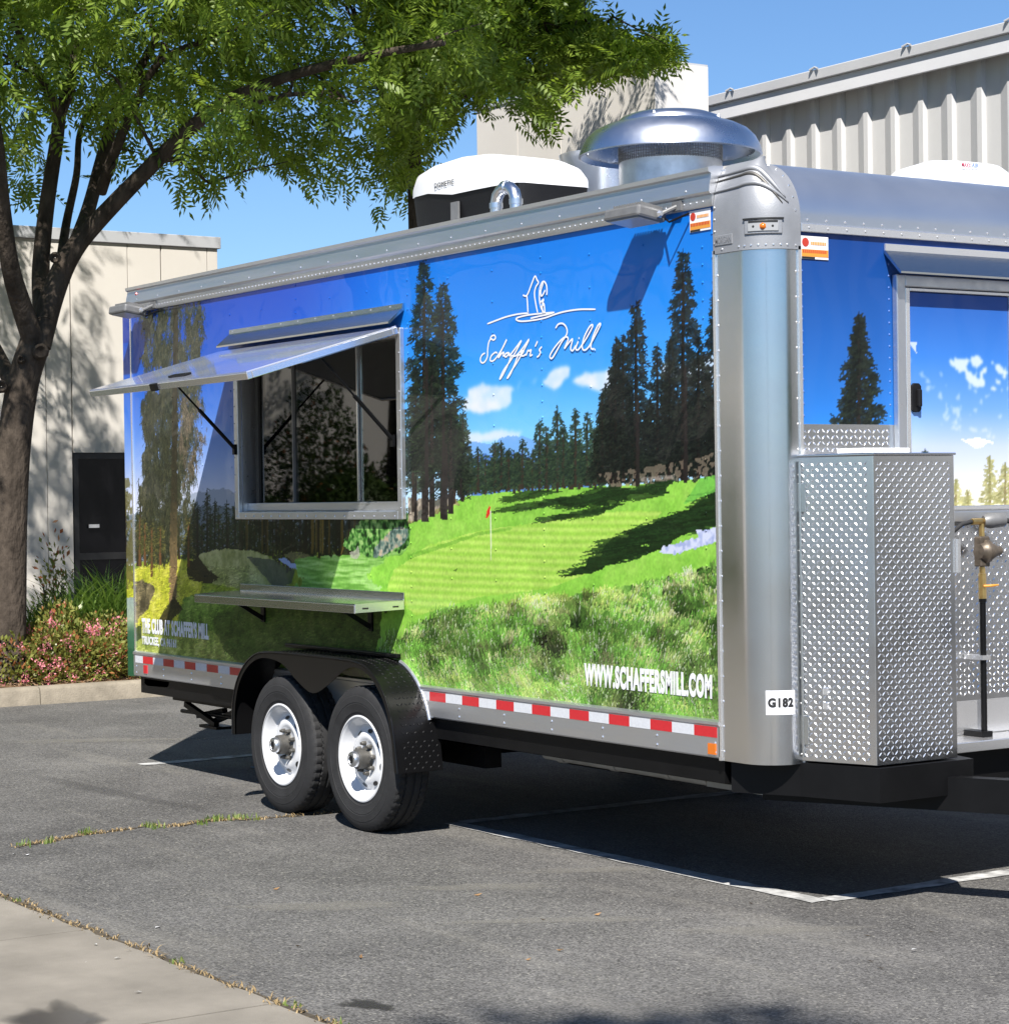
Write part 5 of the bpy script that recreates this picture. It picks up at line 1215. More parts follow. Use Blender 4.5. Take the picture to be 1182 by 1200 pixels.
def vent(c, name, label):
    o = MB().lathe([(.255, -.24), (.245, -.235), (.245, -.04)], c, 'z', 40).build(name, M['galv2'], T, smooth=40, label=label)
    MB().lathe([(.255, -.225), (.262, -.22), (.262, -.2), (.247, -.195)], c, 'z', 40).build('base_flange', M['galv2'], o, smooth=40)
    b = MB()
    for k in range(110): t = k / 110 * 6.2832; b.tube([(c[0] + .246*math.cos(t), c[1] + .246*math.sin(t), c[2] - .042), (c[0] + .246*math.cos(t), c[1] + .246*math.sin(t), c[2] + .03)], .0016, 4)
    for k in range(6): b.tube([(c[0] + .246*math.cos(t), c[1] + .246*math.sin(t), c[2] - .036 + k*.014) for t in np.linspace(0, 6.2832, 41)], .0014, 4)
    b.build('bird_mesh', M['grey'], o, fix=False, kind='stuff')
    dm = MB().lathe([(.40, .006), (.425, -.012), (.436, -.008), (.432, .008), (.425, .03), (.405, .07), (.37, .105), (.32, .13), (.262, .142), (.25, .145), (.246, .158), (.232, .172), (.19, .188), (.11, .2), (0, .204)], c, 'z', 64).build('dome', M['galv'], o, smooth=50)
    b = MB()
    for k in range(4): t = k * 1.57 + .6; bead(b, (c[0] + .415*math.cos(t), c[1] + .415*math.sin(t), c[2] + .03), (math.cos(t), math.sin(t), .3), .009, .006); bead(b, (c[0] + .24*math.cos(t), c[1] + .24*math.sin(t), c[2] + .16), (0, 0, 1), .009, .012)
    b.build('dome_bolts', M['alu_bright'], o, fix=False, kind='stuff')
vent((-1.36, .60, 3.335), 'exhaust_vent', 'mushroom exhaust vent with domed cap')
c_ = side(706, 205, 1.35); ztop = side(706, 182, 1.35)[2]
dv = MB().lathe([(.20, 3.1 - ztop), (.20, -.10), (.235, -.03), (.24, 0), (.225, 0), (.19, -.08), (.19, -.3)], (c_[0], 1.35, ztop), 'z', 36).build('flue_duct', M['galv'], T, smooth=40, label='grey flue duct with flared top')
mx_ = MB(); sec = []
for x, zt, hw in ((-.98,3.16,.20),(-.96,3.21,.22),(-.85,3.275,.235),(-.66,3.29,.235),(-.52,3.27,.23),(-.45,3.22,.22),(-.44,3.15,.20)):
    sec.append([(x, 1.76 - 1.0 * hw * math.copysign(abs(math.cos(math.pi*k/16)) ** .4, math.cos(math.pi*k/16)), 3.118 + (zt - 3.118) * abs(math.sin(math.pi*k/16)) ** .5) for k in range(17)])
mx_.sheet(sec); mx_.f.append(tuple(range(17))); mx_.f.append(tuple(range(17*6, 17*7)))
mo = mx_.build('roof_vent_cover', M['white'], T, smooth=40, label='white roof vent cover')
fit_text('lettering', 'MAXX', M['redink'], mo, 'yz', 1.595, 1.655, 3.225, 3.247, -.4415, .01)
fit_text('lettering', 'AIR', M['blueink'], mo, 'yz', 1.66, 1.705, 3.227, 3.249, -.4415, .01)
el = MB().tube([(-1.985, .02, 3.09), (-1.985, .02, 3.14), (-1.972, .02, 3.175), (-1.94, .02, 3.20), (-1.90, .02, 3.207), (-1.86, .02, 3.20), (-1.828, .02, 3.175), (-1.815, .02, 3.14), (-1.815, .02, 3.09)], .030, 14).build('vent_elbow', M['galv'], T, smooth=60)
for x, z in ((-1.985, 3.13), (-1.815, 3.13)): MB().tube([(x, .02, z - .012), (x, .02, z + .012)], .034, 14).build('pipe_collar', M['galv'], el, smooth=60)
MB().tube([(-1.915, .02, 3.207), (-1.885, .02, 3.207)], .034, 14).build('pipe_collar', M['galv'], el, smooth=60)

# ---- running gear
WXS = (-3.0, -3.865); WR = .377
def tyre_mesh():
    prof = [(.213,-.082),(.222,-.094),(.240,-.100),(.243,-.1035),(.255,-.105),(.285,-.1115),(.287,-.1105),(.290,-.1105),(.292,-.1125),(.325,-.1105),(.328,-.1085),(.335,-.108),(.355,-.100),(.368,-.092),(.3755,-.082)]
    tread = [(.377,-.080),(.377,-.052),(.369,-.050),(.369,-.043),(.3775,-.041),(.3775,-.010),(.369,-.008),(.369,.008),(.3775,.010),(.3775,.041),(.369,.043),(.369,.050),(.377,.052),(.377,.080)]
    full = prof + tread + [(r, -y) for r, y in prof[::-1]]; n = 150; V = []
    for j, (r, y) in enumerate(full):
        for k in range(n):
            rr = r; yy = y
            if r > .3715 and abs(y) > .05 and k % 3 == 0: rr = r - .007
            if r > .3715 and abs(y) <= .05 and (k + int(y*200)) % 5 == 0: rr = r - .0035
            if abs(abs(y) - .0425) < .002 or abs(abs(y)-.051) < .0015: yy = y + .0035 * (1 if k % 2 else -1)
            t = 2*math.pi*k/n; V.append((rr*math.cos(t), yy, rr*math.sin(t)))
    Fc = [(j*n+k, j*n+(k+1) % n, (j+1)*n+(k+1) % n, (j+1)*n+k) for j in range(len(full)-1) for k in range(n)]
    b = MB(); b.v = V; b.f = Fc
    for rr in (.245, .318): pass
    return b
def make_wheel():
    root = MB().lathe([(.215,.09),(.223,-.088),(.2235,-.096),(.219,-.1005),(.212,-.098),(.206,-.088),(.200,-.078),(.190,-.064),(.182,-.050),(.174,-.043),(.165,-.042),(.152,-.048),(.135,-.060),(.118,-.067),(.10,-.064),(.090,-.058),(.052,-.058)], (0,0,0), 'y', 72).build('wheel', M['rim'], T, smooth=50)
    tyre_mesh().build('tyre', M['rubber'], root, smooth=28)
    MB().lathe([(.216,-.095),(.2255,-.0965),(.226,-.10),(.2205,-.1035),(.216,-.1025)], (0,0,0), 'y', 72).build('rim_lip', M['rim'], root, smooth=60)
    for k in range(8):
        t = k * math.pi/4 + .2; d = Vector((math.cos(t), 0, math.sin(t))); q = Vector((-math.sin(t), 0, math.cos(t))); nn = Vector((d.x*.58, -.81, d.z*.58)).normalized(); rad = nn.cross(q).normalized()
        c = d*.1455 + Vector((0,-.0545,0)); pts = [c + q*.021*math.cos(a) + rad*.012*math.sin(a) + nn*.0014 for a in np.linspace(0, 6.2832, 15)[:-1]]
        MB().add(pts, [tuple(range(14))]).build('hand_hole_dark', M['ink'], root, fix=False)  # flat black oval stands for the dark inside the opening
        s = t + math.pi/8; d2 = (.078*math.cos(s), .078*math.sin(s))
        MB().lathe([(.0,-.088),(.0075,-.088),(.008,-.080),(.0115,-.076),(.0125,-.058)], (d2[0], 0, d2[1]), 'y', 8).build('lug_nut', M['hub'], root, smooth=30)
    MB().lathe([(.064,-.0575),(.060,-.066),(.0545,-.07),(.052,-.122),(.047,-.127),(.042,-.128)], (0,0,0), 'y', 28).build('hub', M['hub'], root, smooth=40)
    MB().lathe([(.042,-.1275),(.042,-.147),(.038,-.153),(.024,-.155),(.022,-.1495),(0,-.1495)], (0,0,0), 'y', 28).build('hub_cap', M['galv'], root, smooth=40)
    MB().lathe([(.0205,-.1497),(.0205,-.1522),(0,-.1522)], (0,0,0), 'y', 16).build('grease_plug', M['blackplastic'], root)
    return root
wh0 = make_wheel(); TL = Vector(ROOTLOC[T.name])
def place_wheel(o, x, y, flip):
    o.location = (x, y, WR); o.rotation_euler = (0, (x * 3) % 6.28, math.pi if flip else 0)
place_wheel(wh0, WXS[0], -.098, False)
for x, y, fl_ in ((WXS[1], -.098, False), (WXS[0], TW + .098, True), (WXS[1], TW + .098, True)):
    c = wh0.copy(); COL.objects.link(c)
    for ch_ in wh0.children:
        d_ = ch_.copy(); COL.objects.link(d_); d_.parent = c
    place_wheel(c, x, y, fl_)
up_ = [(-4.375,.395),(-4.372,.55),(-4.32,.69),(-4.22,.795),(-4.09,.862),(-3.95,.883),(-3.78,.888),(-3.62,.89),(-3.43,.891),(-3.24,.89),(-3.08,.888),(-2.98,.884),(-2.86,.862),(-2.745,.795),(-2.655,.69),(-2.60,.55),(-2.565,.345)]
dn_ = [(-4.348,.395),(-4.344,.55),(-4.293,.68),(-4.20,.775),(-4.075,.835),(-3.93,.850),(-3.76,.825),(-3.60,.745),(-3.43,.690),(-3.26,.745),(-3.10,.825),(-2.99,.853),(-2.875,.835),(-2.77,.775),(-2.683,.68),(-2.63,.55),(-2.595,.345)]
def dens(l):
    return smooth(l, 4)
U2, D2 = dens(up_), dens(dn_)
for yo, s_ in ((-.235, 1), (TW + .235, -1)):
    yi = yo + .27 * s_
    b = MB().sheet([[(p[0], yo, p[1]) for p in U2], [(p[0], yo, p[1]) for p in D2]]).sheet([[(p[0], yo, p[1]) for p in U2], [(p[0], yi, p[1]) for p in U2]])
    b.sheet([[(p[0], yo + .003*s_, p[1] - .003) for p in U2], [(p[0], yi, p[1] - .003) for p in U2]]).sheet([[(p[0], yo + .003*s_, p[1]) for p in U2], [(p[0], yo + .003*s_, p[1]) for p in D2]])
    fe = b.build('fender', M['blackplate'], T, smooth=35, label='black tread plate tandem fender')
    MB().tube([(p[0], yo, p[1]) for p in U2], .006, 6).build('fender_bead', M['blackplate'], fe, smooth=60)
    if s_ == 1:
        b = MB()
        for i in range(len(U2) - 1):
            p, q = Vector((U2[i][0], 0, U2[i][1])), Vector((U2[i+1][0], 0, U2[i+1][1])); d = q - p
            if d.length < .02: continue
            lugs(b, p + Vector((0, yo + .012, 0)), d, (0,1,0), max(d.length, .0245), .235, .024, .021, .008, .0022) if False else lugs(b, p + Vector((0, yi - .01, 0)), (0,-1,0), d, .235, max(d.length, .0245), .024, .021, .008, .0022)
        b.build('tread_lugs', M['blackplate'], fe, fix=False, kind='stuff')
    if s_ == 1: MB().tube([(p[0], -.012, p[1] + .004) for p in U2 if p[0] > -2.92 and p[1] > .56], .011, 8).build('fender_trim', M['alu_bright'], fe, smooth=60)
    if s_ == 1: MB().box(-4.12, -2.90, -.03, -.001, .892, .915).build('fender_flashing', M['blackplate'], fe, bevel=.006)
# axles, frame rails, cross members, drawbar
for x in WXS: MB().tube([(x, .02, WR), (x, TW - .02, WR)], .038, 12).build('axle', M['black'], T, smooth=60)
for y in (.33, TW - .33):
    MB().box(X0 + .1, -.02, y - .03, y + .03, .44, .605).build('frame_rail', M['black'], T)
    MB().box(-4.3, -2.55, y - .05, y + .05, .33, .439).build('suspension_beam', M['black'], T)
MB().box(X0 + .02, -.31, .02, .06, .50, .606).build('side_sill', M['black'], T)
for x in np.arange(X0 + .35, -.1, .6): MB().box(x - .025, x + .025, .362, TW - .362, .50, .604).build('cross_member', M['black'], T)
MB().prism([(-.28,.03),(.0,.165),(.36,.272),(.36,.80),(.12,.86),(.12,TW - .3),(-.28,TW - .1)], 'xy', .465, .605).build('nose_sill', M['black'], T)
for sgn in (1, -1):
    p = Vector((-.4, 1.22 - sgn * .9, .47)); q = Vector((1.45, 1.22, .47)); d = (q - p).normalized(); b = MB()
    b.obox((p + q) / 2, (d, d.cross(Vector((0,0,1))), (0,0,1)), ((q - p).length / 2, .035, .07)); b.build('drawbar', M['black'], T)
MB().obox((1.55, 1.22, .5), (X_, (0,1,0), (0,0,1)), (.12, .05, .05)).build('hitch_coupler', M['black'], T, bevel=.01)
MB().tube([(1.25, 1.22, .02), (1.25, 1.22, .85)], .03, 12).build('tongue_jack', M['grey'], T, smooth=60)
MB().box(1.17, 1.33, 1.14, 1.30, .0, .018).build('jack_foot', M['grey'], T)
pv = MB().tube([(-2.2, .42, .43), (-.9, .42, .425)], .03, 12).build('drain_pipe', M['pvc'], T, smooth=60)
for x in (-2.05, -1.62, -1.2): MB().tube([(x - .025, .42, .4285), (x + .025, .42, .4285)], .035, 12).build('pipe_strap', M['pvc'], pv, smooth=60)
MB().box(-.88, -.45, .38, .46, .40, .46).build('pipe_end', M['pvc'], pv)
MB().box(-2.3, -1.0, .55, 1.6, .36, .60).build('waste_tank', M['black'], T, bevel=.02)
MB().prism([(-6.13,.604),(-5.74,.604),(-5.74,.57),(-5.77,.545),(-6.08,.535),(-6.13,.555)], 'xz', .02, .10).build('tail_step', M['blackplastic'], T, bevel=.012)
jk = MB().box(-6.0, -5.02, .16, .28, .455, .603).build('stabiliser_jack', M['black'], T)
for yj, a_, c_ in ((.17, (-5.82, .44), (-5.40, .34)), (.212, (-5.18, .44), (-5.55, .34)), (.254, (-5.82, .36), (-5.45, .42))):
    p, q = Vector((a_[0], yj, a_[1])), Vector((c_[0], yj, c_[1])); d = (q - p).normalized()
    MB().obox((p + q)/2, (d, (0,1,0), d.cross(Vector((0,1,0)))), ((q - p).length/2, .018, .016)).build('jack_arm', M['black'], jk)
MB().tube([(-5.95, .2, .385), (-4.98, .2, .40)], .013, 8).build('jack_screw', M['black'], jk, smooth=60)
MB().box(-5.58, -5.34, .14, .26, .315, .332).build('jack_foot', M['black'], jk)
# ------------------------------------------------------------------ trees and planting
M['bark'] = material('grey_brown_bark', (.088,.07,.055), .9, var=.55, vscale=7, bump=.9, bscale=26, bdist=.03, spec=.15, stretch=(1,1,.45))
M['leaf'] = leafmat('tree_leaflet', (.075,.145,.02), (.25,.335,.055), .52, .4, 1.6)
M['shrubleaf'] = leafmat('shrub_leaf', (.10,.14,.028), (.27,.26,.07), .3, .35, 5.)
M['redleaf'] = leafmat('red_young_leaf', (.30,.07,.035), (.36,.19,.07), .3, .35, 5.)
M['hedgeleaf'] = leafmat('hedge_leaf', (.025,.05,.012), (.06,.095,.022), .2, .4, 2.)
M['petal'] = leafmat('pink_petal', (.62,.14,.20), (.72,.33,.36), .25, .6, 8.)
def rnd_unit(g, n):
    v = g.normal(size=(n, 3)); return v / np.linalg.norm(v, axis=1)[:, None]
def fronds(P, D, g, L=.28, pairs=5, ll=.105, lw=.030):
    """pinnate leaves: P start points, D direction along the midrib -> quads"""
    n = len(P); D = D / np.linalg.norm(D, axis=1)[:, None]
    S = np.cross(D, np.array([0,0,1.]) + g.normal(0, .8, (n, 3))); S /= np.linalg.norm(S, axis=1)[:, None] + 1e-9
    U = np.cross(S, D); Ls = L * g.uniform(.7, 1.15, n)[:, None]; Vs = []
    for k in range(pairs * 2 + 1):
        if k == pairs * 2: t, sd = 1., 0
        else: t, sd = .18 + .8 * (k // 2) / pairs, (1 if k % 2 else -1)
        c = P + D * Ls * t - U * Ls * (.22 * t * t)
        d = (S * sd * .86 + D * .5 - U * .28) if sd else D - U * .4
        d = d / np.linalg.norm(d, axis=1)[:, None]; l_ = ll * (1 - .3 * abs(t - .5)) * g.uniform(.8, 1.15, n)[:, None]
        w = np.cross(d, U + g.normal(0, .18, (n, 3))); w /= np.linalg.norm(w, axis=1)[:, None] + 1e-9
        Vs += [c, c + d*l_*.42 + w*lw*.5, c + d*l_ - U*l_*.08, c + d*l_*.42 - w*lw*.5]
    V = np.stack(Vs, 1).reshape(-1, 3); return V, np.arange(len(V)).reshape(-1, 4)
def in_poly(x, y, poly):
    r = np.zeros(np.shape(x), bool); n = len(poly)
    for i in range(n):
        (xa, ya), (xb, yb) = poly[i], poly[(i+1) % n]
        if ya == yb: continue
        r ^= ((ya > y) != (yb > y)) & (x < (xb - xa) * (y - ya) / (yb - ya) + xa)
    return r
def limb(b, pts, r0, r1, n=10, wob=0.):
    P = [Vector(p) for p in pts]; Q = [Vector(p) for p in smooth([tuple(p) for p in P], 5)] if len(P) > 2 else P
    b.tube(Q, [r0 + (r1 - r0) * (i / (len(Q) - 1)) ** .85 for i in range(len(Q))], n)
    return Q
def twigs(b, pts, targets, g, r=.018):
    """thin branches from the nearest limb point out to a share of the leaf clumps"""
    A = np.array([tuple(p) for p in pts])
    for t in targets:
        d = np.linalg.norm(A - t, axis=1) + .6 * np.maximum(0, A[:, 2] - t[2]); i = int(g.choice(np.argsort(d)[:14])); s = A[i]
        if np.linalg.norm(s - t) > 1.3: continue
        m = (s + t) / 2 + g.normal(0, .08, 3) + np.array([0, 0, .10])
        b.tube([s, m, t], [r, r * .7, .004], 4, cap=False)
CLIP1 = [(-90,-80),(-90,330),(8,335),(26,318),(30,262),(52,240),(60,150),(100,150),(108,205),(150,190),(160,232),(140,262),(150,285),(185,282),(205,296),(222,288),(240,262),(262,266),(282,250),(270,205),(300,196),(322,206),(345,232),(378,252),(402,212),(418,226),(442,230),(470,180),(500,195),(505,150),(540,128),(600,60),(640,-80)]
def grow(name, label, base, cen, rad, clip, n_cl, per, seed, limbs, trunk_r, cl_r=.42, box=None, extra=None, vis_boost=1.):
    g = np.random.default_rng(seed); root = empty(name, tuple(base), label, 'tree')
    b = MB(); pts = []
    for (lp_, r0, r1) in limbs: pts += limb(b, lp_, r0, r1, 12)
    C = []; tries = 0
    while len(C) < n_cl and tries < 60:
        tries += 1
        q = rnd_unit(g, 3000) * (g.random(3000) ** (1/2.2))[:, None] * np.array(rad) + np.array(cen)
        q = q[q[:, 2] > cen[2] - rad[2] * .75]
        x, y = proj(q); fr = (x > -20) & (x < 1200) & (y > -20) & (y < 1220)
        ok = ~fr | in_poly(x + g.normal(0, 4, len(q)), y + g.normal(0, 4, len(q)), clip) if clip else np.ones(len(q), bool)
        k = (q[:, 2] - .5) / 1.9; sx_, sy_ = q[:, 0] - 1.3 * k, q[:, 1] + k
        if clip: ok &= ~((sx_ > -12.6) & (sx_ < -10.4) & (sy_ > -.4) & (sy_ < 3.6))     # gaps that let the sun onto the flower bed
        kw = (q[:, 0] + 17) / 1.3; wy_, wz_ = q[:, 1] + kw, q[:, 2] - 1.9 * kw
        if clip: ok &= ~((wy_ > 4.75) & (wy_ < 6.4) & (wz_ > .8) & (wz_ < 5.2)) & ~((wy_ > 2.8) & (wy_ <= 4.75) & (wz_ > .3) & (wz_ < 5.2) & (g.random(len(q)) < .72))
        C += list(q[ok])
    C = np.array(C[:n_cl])
    if extra is not None: C = np.concatenate([C, extra])
    A = np.array([tuple(p) for p in pts])
    P = np.repeat(C, per, 0); m = len(P); off = rnd_unit(g, m) * (g.random(m) ** .5)[:, None] * cl_r; off[:, 2] *= .6; P = P + off
    cd = np.array(cen) + np.array([0, 0, -.5]); D = off / cl_r * .8 + (P - cd) / np.linalg.norm(P - cd, axis=1)[:, None] * .6 + g.normal(0, .6, (m, 3)); D[:, 2] -= .22
    if clip:
        x, y = proj(P + D / np.linalg.norm(D, axis=1)[:, None] * .24); fr = (x > -20) & (x < 1200) & (y > -20) & (y < 1220); k = ~fr | in_poly(x + g.normal(0, 10, m), y + 4 + g.normal(0, 10, m), clip)
        P, D = P[k], D[k]
    V, Q = fronds(P, D, g)
    twigs(b, pts, C[g.random(len(C)) < .3], g)
    b.build('trunk', M['bark'], root, smooth=60, fix=False)
    link('crown', nmesh('crown', V, Q), M['leaf'], root)
    return root
TB = grd(8, 800, .15); TD = float((TB - CAM) @ W_)
def L1(*p): return [deep(x, y, TD + dz) for x, y, dz in p]
limbs1 = [
    (L1((8,812,0),(9,760,0),(10,690,0),(12,600,0),(17,520,0),(27,450,0),(42,400,0)), .175, .135),
    ([TB + np.array((0,0,-.1)), TB + np.array((0,0,.15)), TB + np.array((0,0,.4))], .23, .17),
    (L1((44,405,0),(62,345,.1),(82,300,.1),(112,262,.1),(185,187,-.2),(255,125,-.5),(330,92,-1.),(430,66,-1.6),(520,50,-2.2)), 0.122, 0.024),
    (L1((44,410,0),(26,360,-.2),(12,310,-.5),(3,240,-.8),(-6,150,-1.2),(-30,40,-1.5)), 0.106, 0.048),
    (L1((30,470,0),(10,440,.3),(-14,395,.6),(-60,330,1.),(-140,250,1.4)), 0.091, 0.040),
    (L1((52,380,0),(48,320,.4),(54,250,.5),(66,170,.5),(72,130,.5),(90,60,.6),(100,-20,.8),(120,-140,1.)), 0.091, 0.032),
    (L1((72,135,.5),(50,95,.2),(36,70,0),(10,10,-.3)), 0.053, 0.024),
    (L1((84,300,.1),(104,245,.6),(124,170,.9),(142,120,1.),(175,60,1.2),(205,0,1.4),(240,-100,1.6)), 0.076, 0.024),
    (L1((118,225,.7),(138,170,.4),(160,120,.2),(190,70,0),(255,42,-.2),(330,10,-.5)), 0.057, 0.016),
    (L1((70,320,.1),(78,262,1.),(90,205,1.2),(94,155,1.3),(112,122,1.5),(150,80,2.)), 0.049, 0.016),
    (L1((255,125,-.5),(300,120,-.2),(350,110,0),(420,120,.2)), 0.038, 0.012),
    (L1((185,187,-.2),(215,190,.2),(245,215,.5)), 0.030, 0.010)]
grow('shade_tree', 'tall leafy shade tree with forked grey trunk in the flower bed', TB, (-12.0, 1.9, 7.3), (5.4, 5.2, 3.5), CLIP1, 980, 18, 12, limbs1, .26, cl_r=.36)
# knots on the trunk
tree1 = bpy.data.objects['shade_tree']
for (x, y, rr) in ((65,302,.035),(48,412,.05),(2,453,.04),(25,421,.025)):
    c = deep(x, y, TD - .17); d = (CAM - c) / np.linalg.norm(CAM - c)
    b = MB(); nn = Vector(d); u = nn.orthogonal().normalized(); v = nn.cross(u); rows = []
    for r_, h_ in ((1.5, -.05), (1.35, .01), (1., .02), (.75, .005), (.1, -.01)): rows.append([Vector(c) + (u*math.cos(t) + v*math.sin(t))*rr*r_ + nn*h_ for t in np.linspace(0, 6.2832, 11)])
    b.sheet(rows).build('knot', M['bark'], tree1, smooth=60)
# second tree, its trunk behind the trailer
T2D = 22.6; T2 = deep(494, 640, T2D); T2[2] = 0.
CLIP2 = [(440,-80),(440,70),(446,268),(470,262),(486,225),(505,170),(545,136),(562,128),(580,118),(606,132),(636,160),(655,150),(660,104),(690,100),(705,84),(735,78),(762,84),(768,78),(792,66),(786,40),(762,48),(745,60),(724,52),(716,30),(690,22),(684,-80)]
def L2(*p): return [deep(x, y, T2D + dz) for x, y, dz in p]
lm2 = [([T2] + L2((494,560,0),(494,400,0),(492,280,0),(488,205,0)), .19, .10), (L2((488,212,0),(486,165,0),(505,110,-.2),(560,72,-.4),(630,52,-.6),(700,48,-.8)), .075, .012),
       (L2((488,205,0),(476,140,.3),(480,60,.5),(505,-40,.8),(520,-140,1.)), .08, .02), (L2((488,220,0),(466,160,.6),(440,90,1.2),(415,10,1.6)), .07, .015), (L2((490,140,0),(525,120,.4),(580,104,.8),(640,100,1.2)), .04, .01), (L2((510,105,-.2),(560,30,.3),(610,-40,.6)), .045, .01)]
g2 = np.random.default_rng(77); q = []
while len(q) < 90:
    x, y = g2.uniform(690, 790), g2.uniform(20, 110)
    if in_poly(np.array(x), np.array(y), CLIP2): q.append(deep(x, y, 21.8 + g2.normal(0, .5)))
grow('shade_tree', 'leafy tree behind the trailer reaching over its roof gear', T2, tuple(deep(560, 20, T2D) ), (3.4, 3.1, 2.7), CLIP2, 640, 17, 21, lm2, .2, cl_r=.36, extra=np.array(q))
# trees and hedge farther along the bed, beside the camera (they show as reflections in the wrap and window)
def free_tree(base, h, rad, seed, label, n_cl):
    B = np.array(base, float); lm = [([B, B + (.05,.03,h*.22), B + (.1,0,h*.4)], .22, .16)]
    g = random.Random(seed)
    for k in range(6):
        a = k * 1.05 + g.random(); r = rad * .62
        lm.append(([B + (.1,0,h*.38), B + (r*.35*math.cos(a), r*.35*math.sin(a), h*.55), B + (r*math.cos(a), r*math.sin(a), h*(.7 + .12*g.random()))], .1, .03))
    return grow('shade_tree', label, B, tuple(B + (0, 0, h*.72)), (rad, rad, h*.28), None, n_cl, 10, seed, lm, .2)
free_tree((-13.3, -6.2, .15), 8.0, 3.2, 31, 'spreading tree over the rounded hedge bushes along the bed', 170)
free_tree((-13.6, -14.5, .15), 8.4, 3.4, 32, 'tree at the far end of the planting bed past the hedge', 260)
SC = grd(705, 1242); TS = SC + np.array((6.5, -5.0, 9.5)); TBs = np.array((TS[0] + .5, TS[1] - .7, 0.))      # its shadow reaches in at the lower edge
grow('shade_tree', 'slim tall tree standing on the paving behind the concrete apron', TBs, tuple(TS), (.6, .6, .36), None, 26, 16, 33,
     [([TBs, TBs + (-.05,.1,3.), TBs + (-.2,.3,6.), TS + (0,0,-.9)], .1, .05), ([TS + (0,0,-.9), TS + (.2,.3,-.3), TS + (.4,.5,.1)], .04, .01), ([TS + (0,0,-.9), TS + (-.2,-.3,-.3), TS + (-.4,-.4,.1)], .04, .01)], .1, cl_r=.3)
def bush(name, label, cat, c, r, h, n, mats, seed, group=None, lsz=.05, wid=.5, flowers=0, top=None):
    g = np.random.default_rng(seed); root = empty(name, (c[0], c[1], c[2]), label, cat, group)
    lump = rnd_unit(g, 9); 
    d = rnd_unit(g, n); d[:, 2] = np.abs(d[:, 2]); rr = .62 + .38 * g.random(n) ** .6
    k = 1 + .16 * np.sin(d @ lump[0] * 6 + 1) + .12 * np.sin(d @ lump[1] * 9)
    P = np.array(c) + d * np.array([r, r, h]) * (rr * k)[:, None]
    def leaves(P, d, sz, nm, mat):
        n = len(P); o = d + g.normal(0, .55, (n, 3)) + np.array([0,0,.25]); o /= np.linalg.norm(o, axis=1)[:, None]
        s = np.cross(o, g.normal(size=(n, 3))); s /= np.linalg.norm(s, axis=1)[:, None]; L = sz * g.uniform(.6, 1.3, n)[:, None]
        V = np.stack([P, P + o*L*.5 + s*L*wid*.5, P + o*L, P + o*L*.5 - s*L*wid*.5], 1).reshape(-1, 3)
        link(nm, nmesh(nm, V, np.arange(len(V)).reshape(-1, 4)), mat, root)
    sel = g.random(n); cut = 0
    for i, (mt, fr) in enumerate(mats):
        m = (sel >= cut) & (sel < cut + fr); cut += fr; leaves(P[m], d[m], lsz, 'foliage', M[mt])
    if r > 1.:
        MB().lathe([(r*.82*math.cos(t), h*.82*math.sin(t)) for t in np.linspace(0, 1.56, 9)], c, 'z', 18).build('inner_foliage', M['hedgeleaf'], root, smooth=60)
    b = MB()
    for _ in range(9):
        a = g.uniform(0, 6.28); e = np.array(c) + (r*.6*math.cos(a), r*.6*math.sin(a), h*.7); b.tube([np.array(c) + (0,0,-.05), (np.array(c)+e)/2 + g.normal(0,.04,3), e], [.014,.010,.004], 5)
    b.build('stem', M['bark'], root, fix=False)
    if flowers:
        fd = rnd_unit(g, flowers); fd[:, 2] = np.abs(fd[:, 2]) * .8; fd[:, 0] = np.abs(fd[:, 0]) * .9 + .05; fd /= np.linalg.norm(fd, axis=1)[:, None]
        FP = np.array(c) + fd * np.array([r, r, h]) * 1.05
        PP = np.repeat(FP, 26, 0) + g.normal(0, .026, (flowers * 26, 3)); leaves(PP, np.repeat(fd, 26, 0), .026, 'blossom', M['petal'])
    return root
bz = .16
def bedpt(px, x): 
    p = front(px, 790, x); return p[1]
for i, (px, xx, r, h, n, fl_, lb) in enumerate(((14, -11.75, .50, .42, 3800, 30, 'low pink flowered shrub mound at the foot of the shade tree'), (74, -11.75, .54, .56, 5200, 16, 'tall mound of reddish flowering shrub in the middle of the bed'), (128, -11.7, .46, .46, 4000, 26, 'pink flowered shrub mound nearest the trailer rear'))):
    bush('flowering_shrub', lb, 'shrub', (xx, bedpt(px, xx), bz), r, h, n, (('shrubleaf', .84), ('redleaf', .16)), 50 + i, 'flowering shrubs in the bed', .05, .5, fl_)
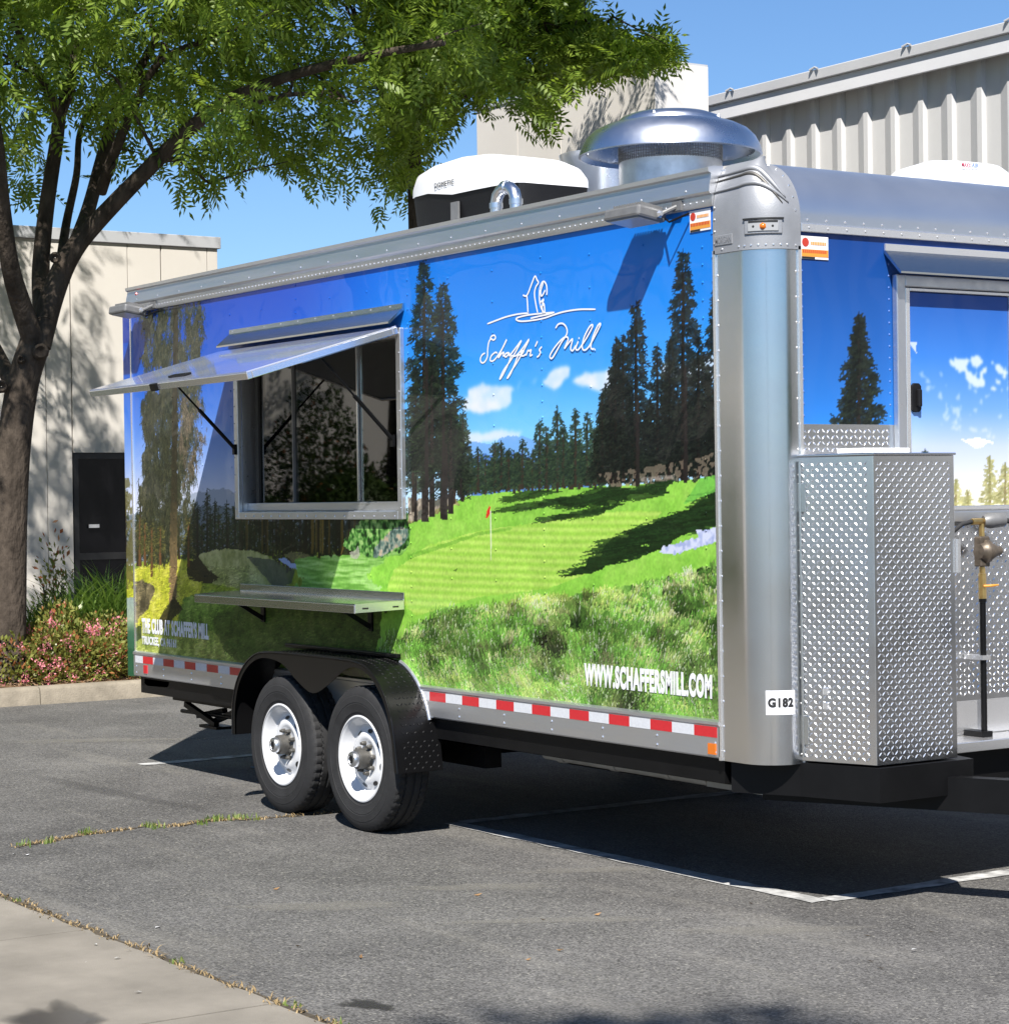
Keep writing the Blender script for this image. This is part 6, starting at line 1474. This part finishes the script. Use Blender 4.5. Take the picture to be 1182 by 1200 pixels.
for i, yy in enumerate((-1.2, -2.6)):
    bush('flowering_shrub', 'pink flowered shrub mound further along the bed beyond the shade tree', 'shrub', (-11.8, yy, bz), .6, .55, 2600, (('shrubleaf', .84), ('redleaf', .16)), 60 + i, 'flowering shrubs in the bed', .05, .5, 14)
hp = [(-13.0, -3.9, 1.05, 1.9), (-13.4, -5.6, 1.15, 2.3), (-13.1, -7.6, 1.1, 2.2), (-13.3, -9.4, 1.2, 2.4), (-13.2, -11.3, 1.15, 2.2)]
for i, (x, y, r, h) in enumerate(hp):
    bush('hedge_bush', 'rounded dark green hedge bush along the office wall', 'bush', (x, y, bz), r, h, 24000, (('hedgeleaf', .97), ('redleaf', .03)), 70 + i, 'rounded hedge bushes', .055, .6)
for i, (x, y, r, h) in enumerate(((13.2, 9.6, 2.0, 4.2), (16.6, 10.0, 2.1, 4.6), (20.0, 9.8, 2.0, 4.3))):  # out-of-view bushes added so the cabinet face reflects something dark
    bush('added_evergreen_bush', 'unseen tall evergreen bush added to darken reflections in the cabinet', 'bush', (x, y, 0.), r, h, 9000, (('hedgeleaf', 1.),), 95 + i, 'unseen evergreen bushes added for dark reflections', .13, .5)
p = front(68, 770, -12.6)
bush('upright_shrub', 'small upright shrub with red tipped leaves behind the flower mounds', 'shrub', (-12.9, bedpt(66, -12.9), bz), .20, 1.15, 700, (('shrubleaf', .7), ('redleaf', .3)), 90, None, .06, .45)
# strap leaved clumps
k = 0
for px, xx, h, n in ((35,-12.4,1.0,110), (52,-12.6,1.05,120), (66,-12.3,1.0,120), (84,-12.3,1.15,150), (100,-12.6,1.3,160), (112,-12.2,1.2,160), (126,-12.5,1.4,170), (138,-12.2,1.25,170), (150,-12.5,1.3,150), (164,-12.3,1.2,120), (180,-12.5,1.2,110), (200,-12.4,1.2,110)):
    yy = bedpt(px, xx)
    o = blades('strap_leaf_clump', [(xx, yy, bz)], h, .09, n, M['strap'], 'clump of long green strap leaves behind the flowering shrubs', 'grass', 200 + k, .014, None, .75); o['group'] = 'strap leaved clumps before the office wall'; k += 1
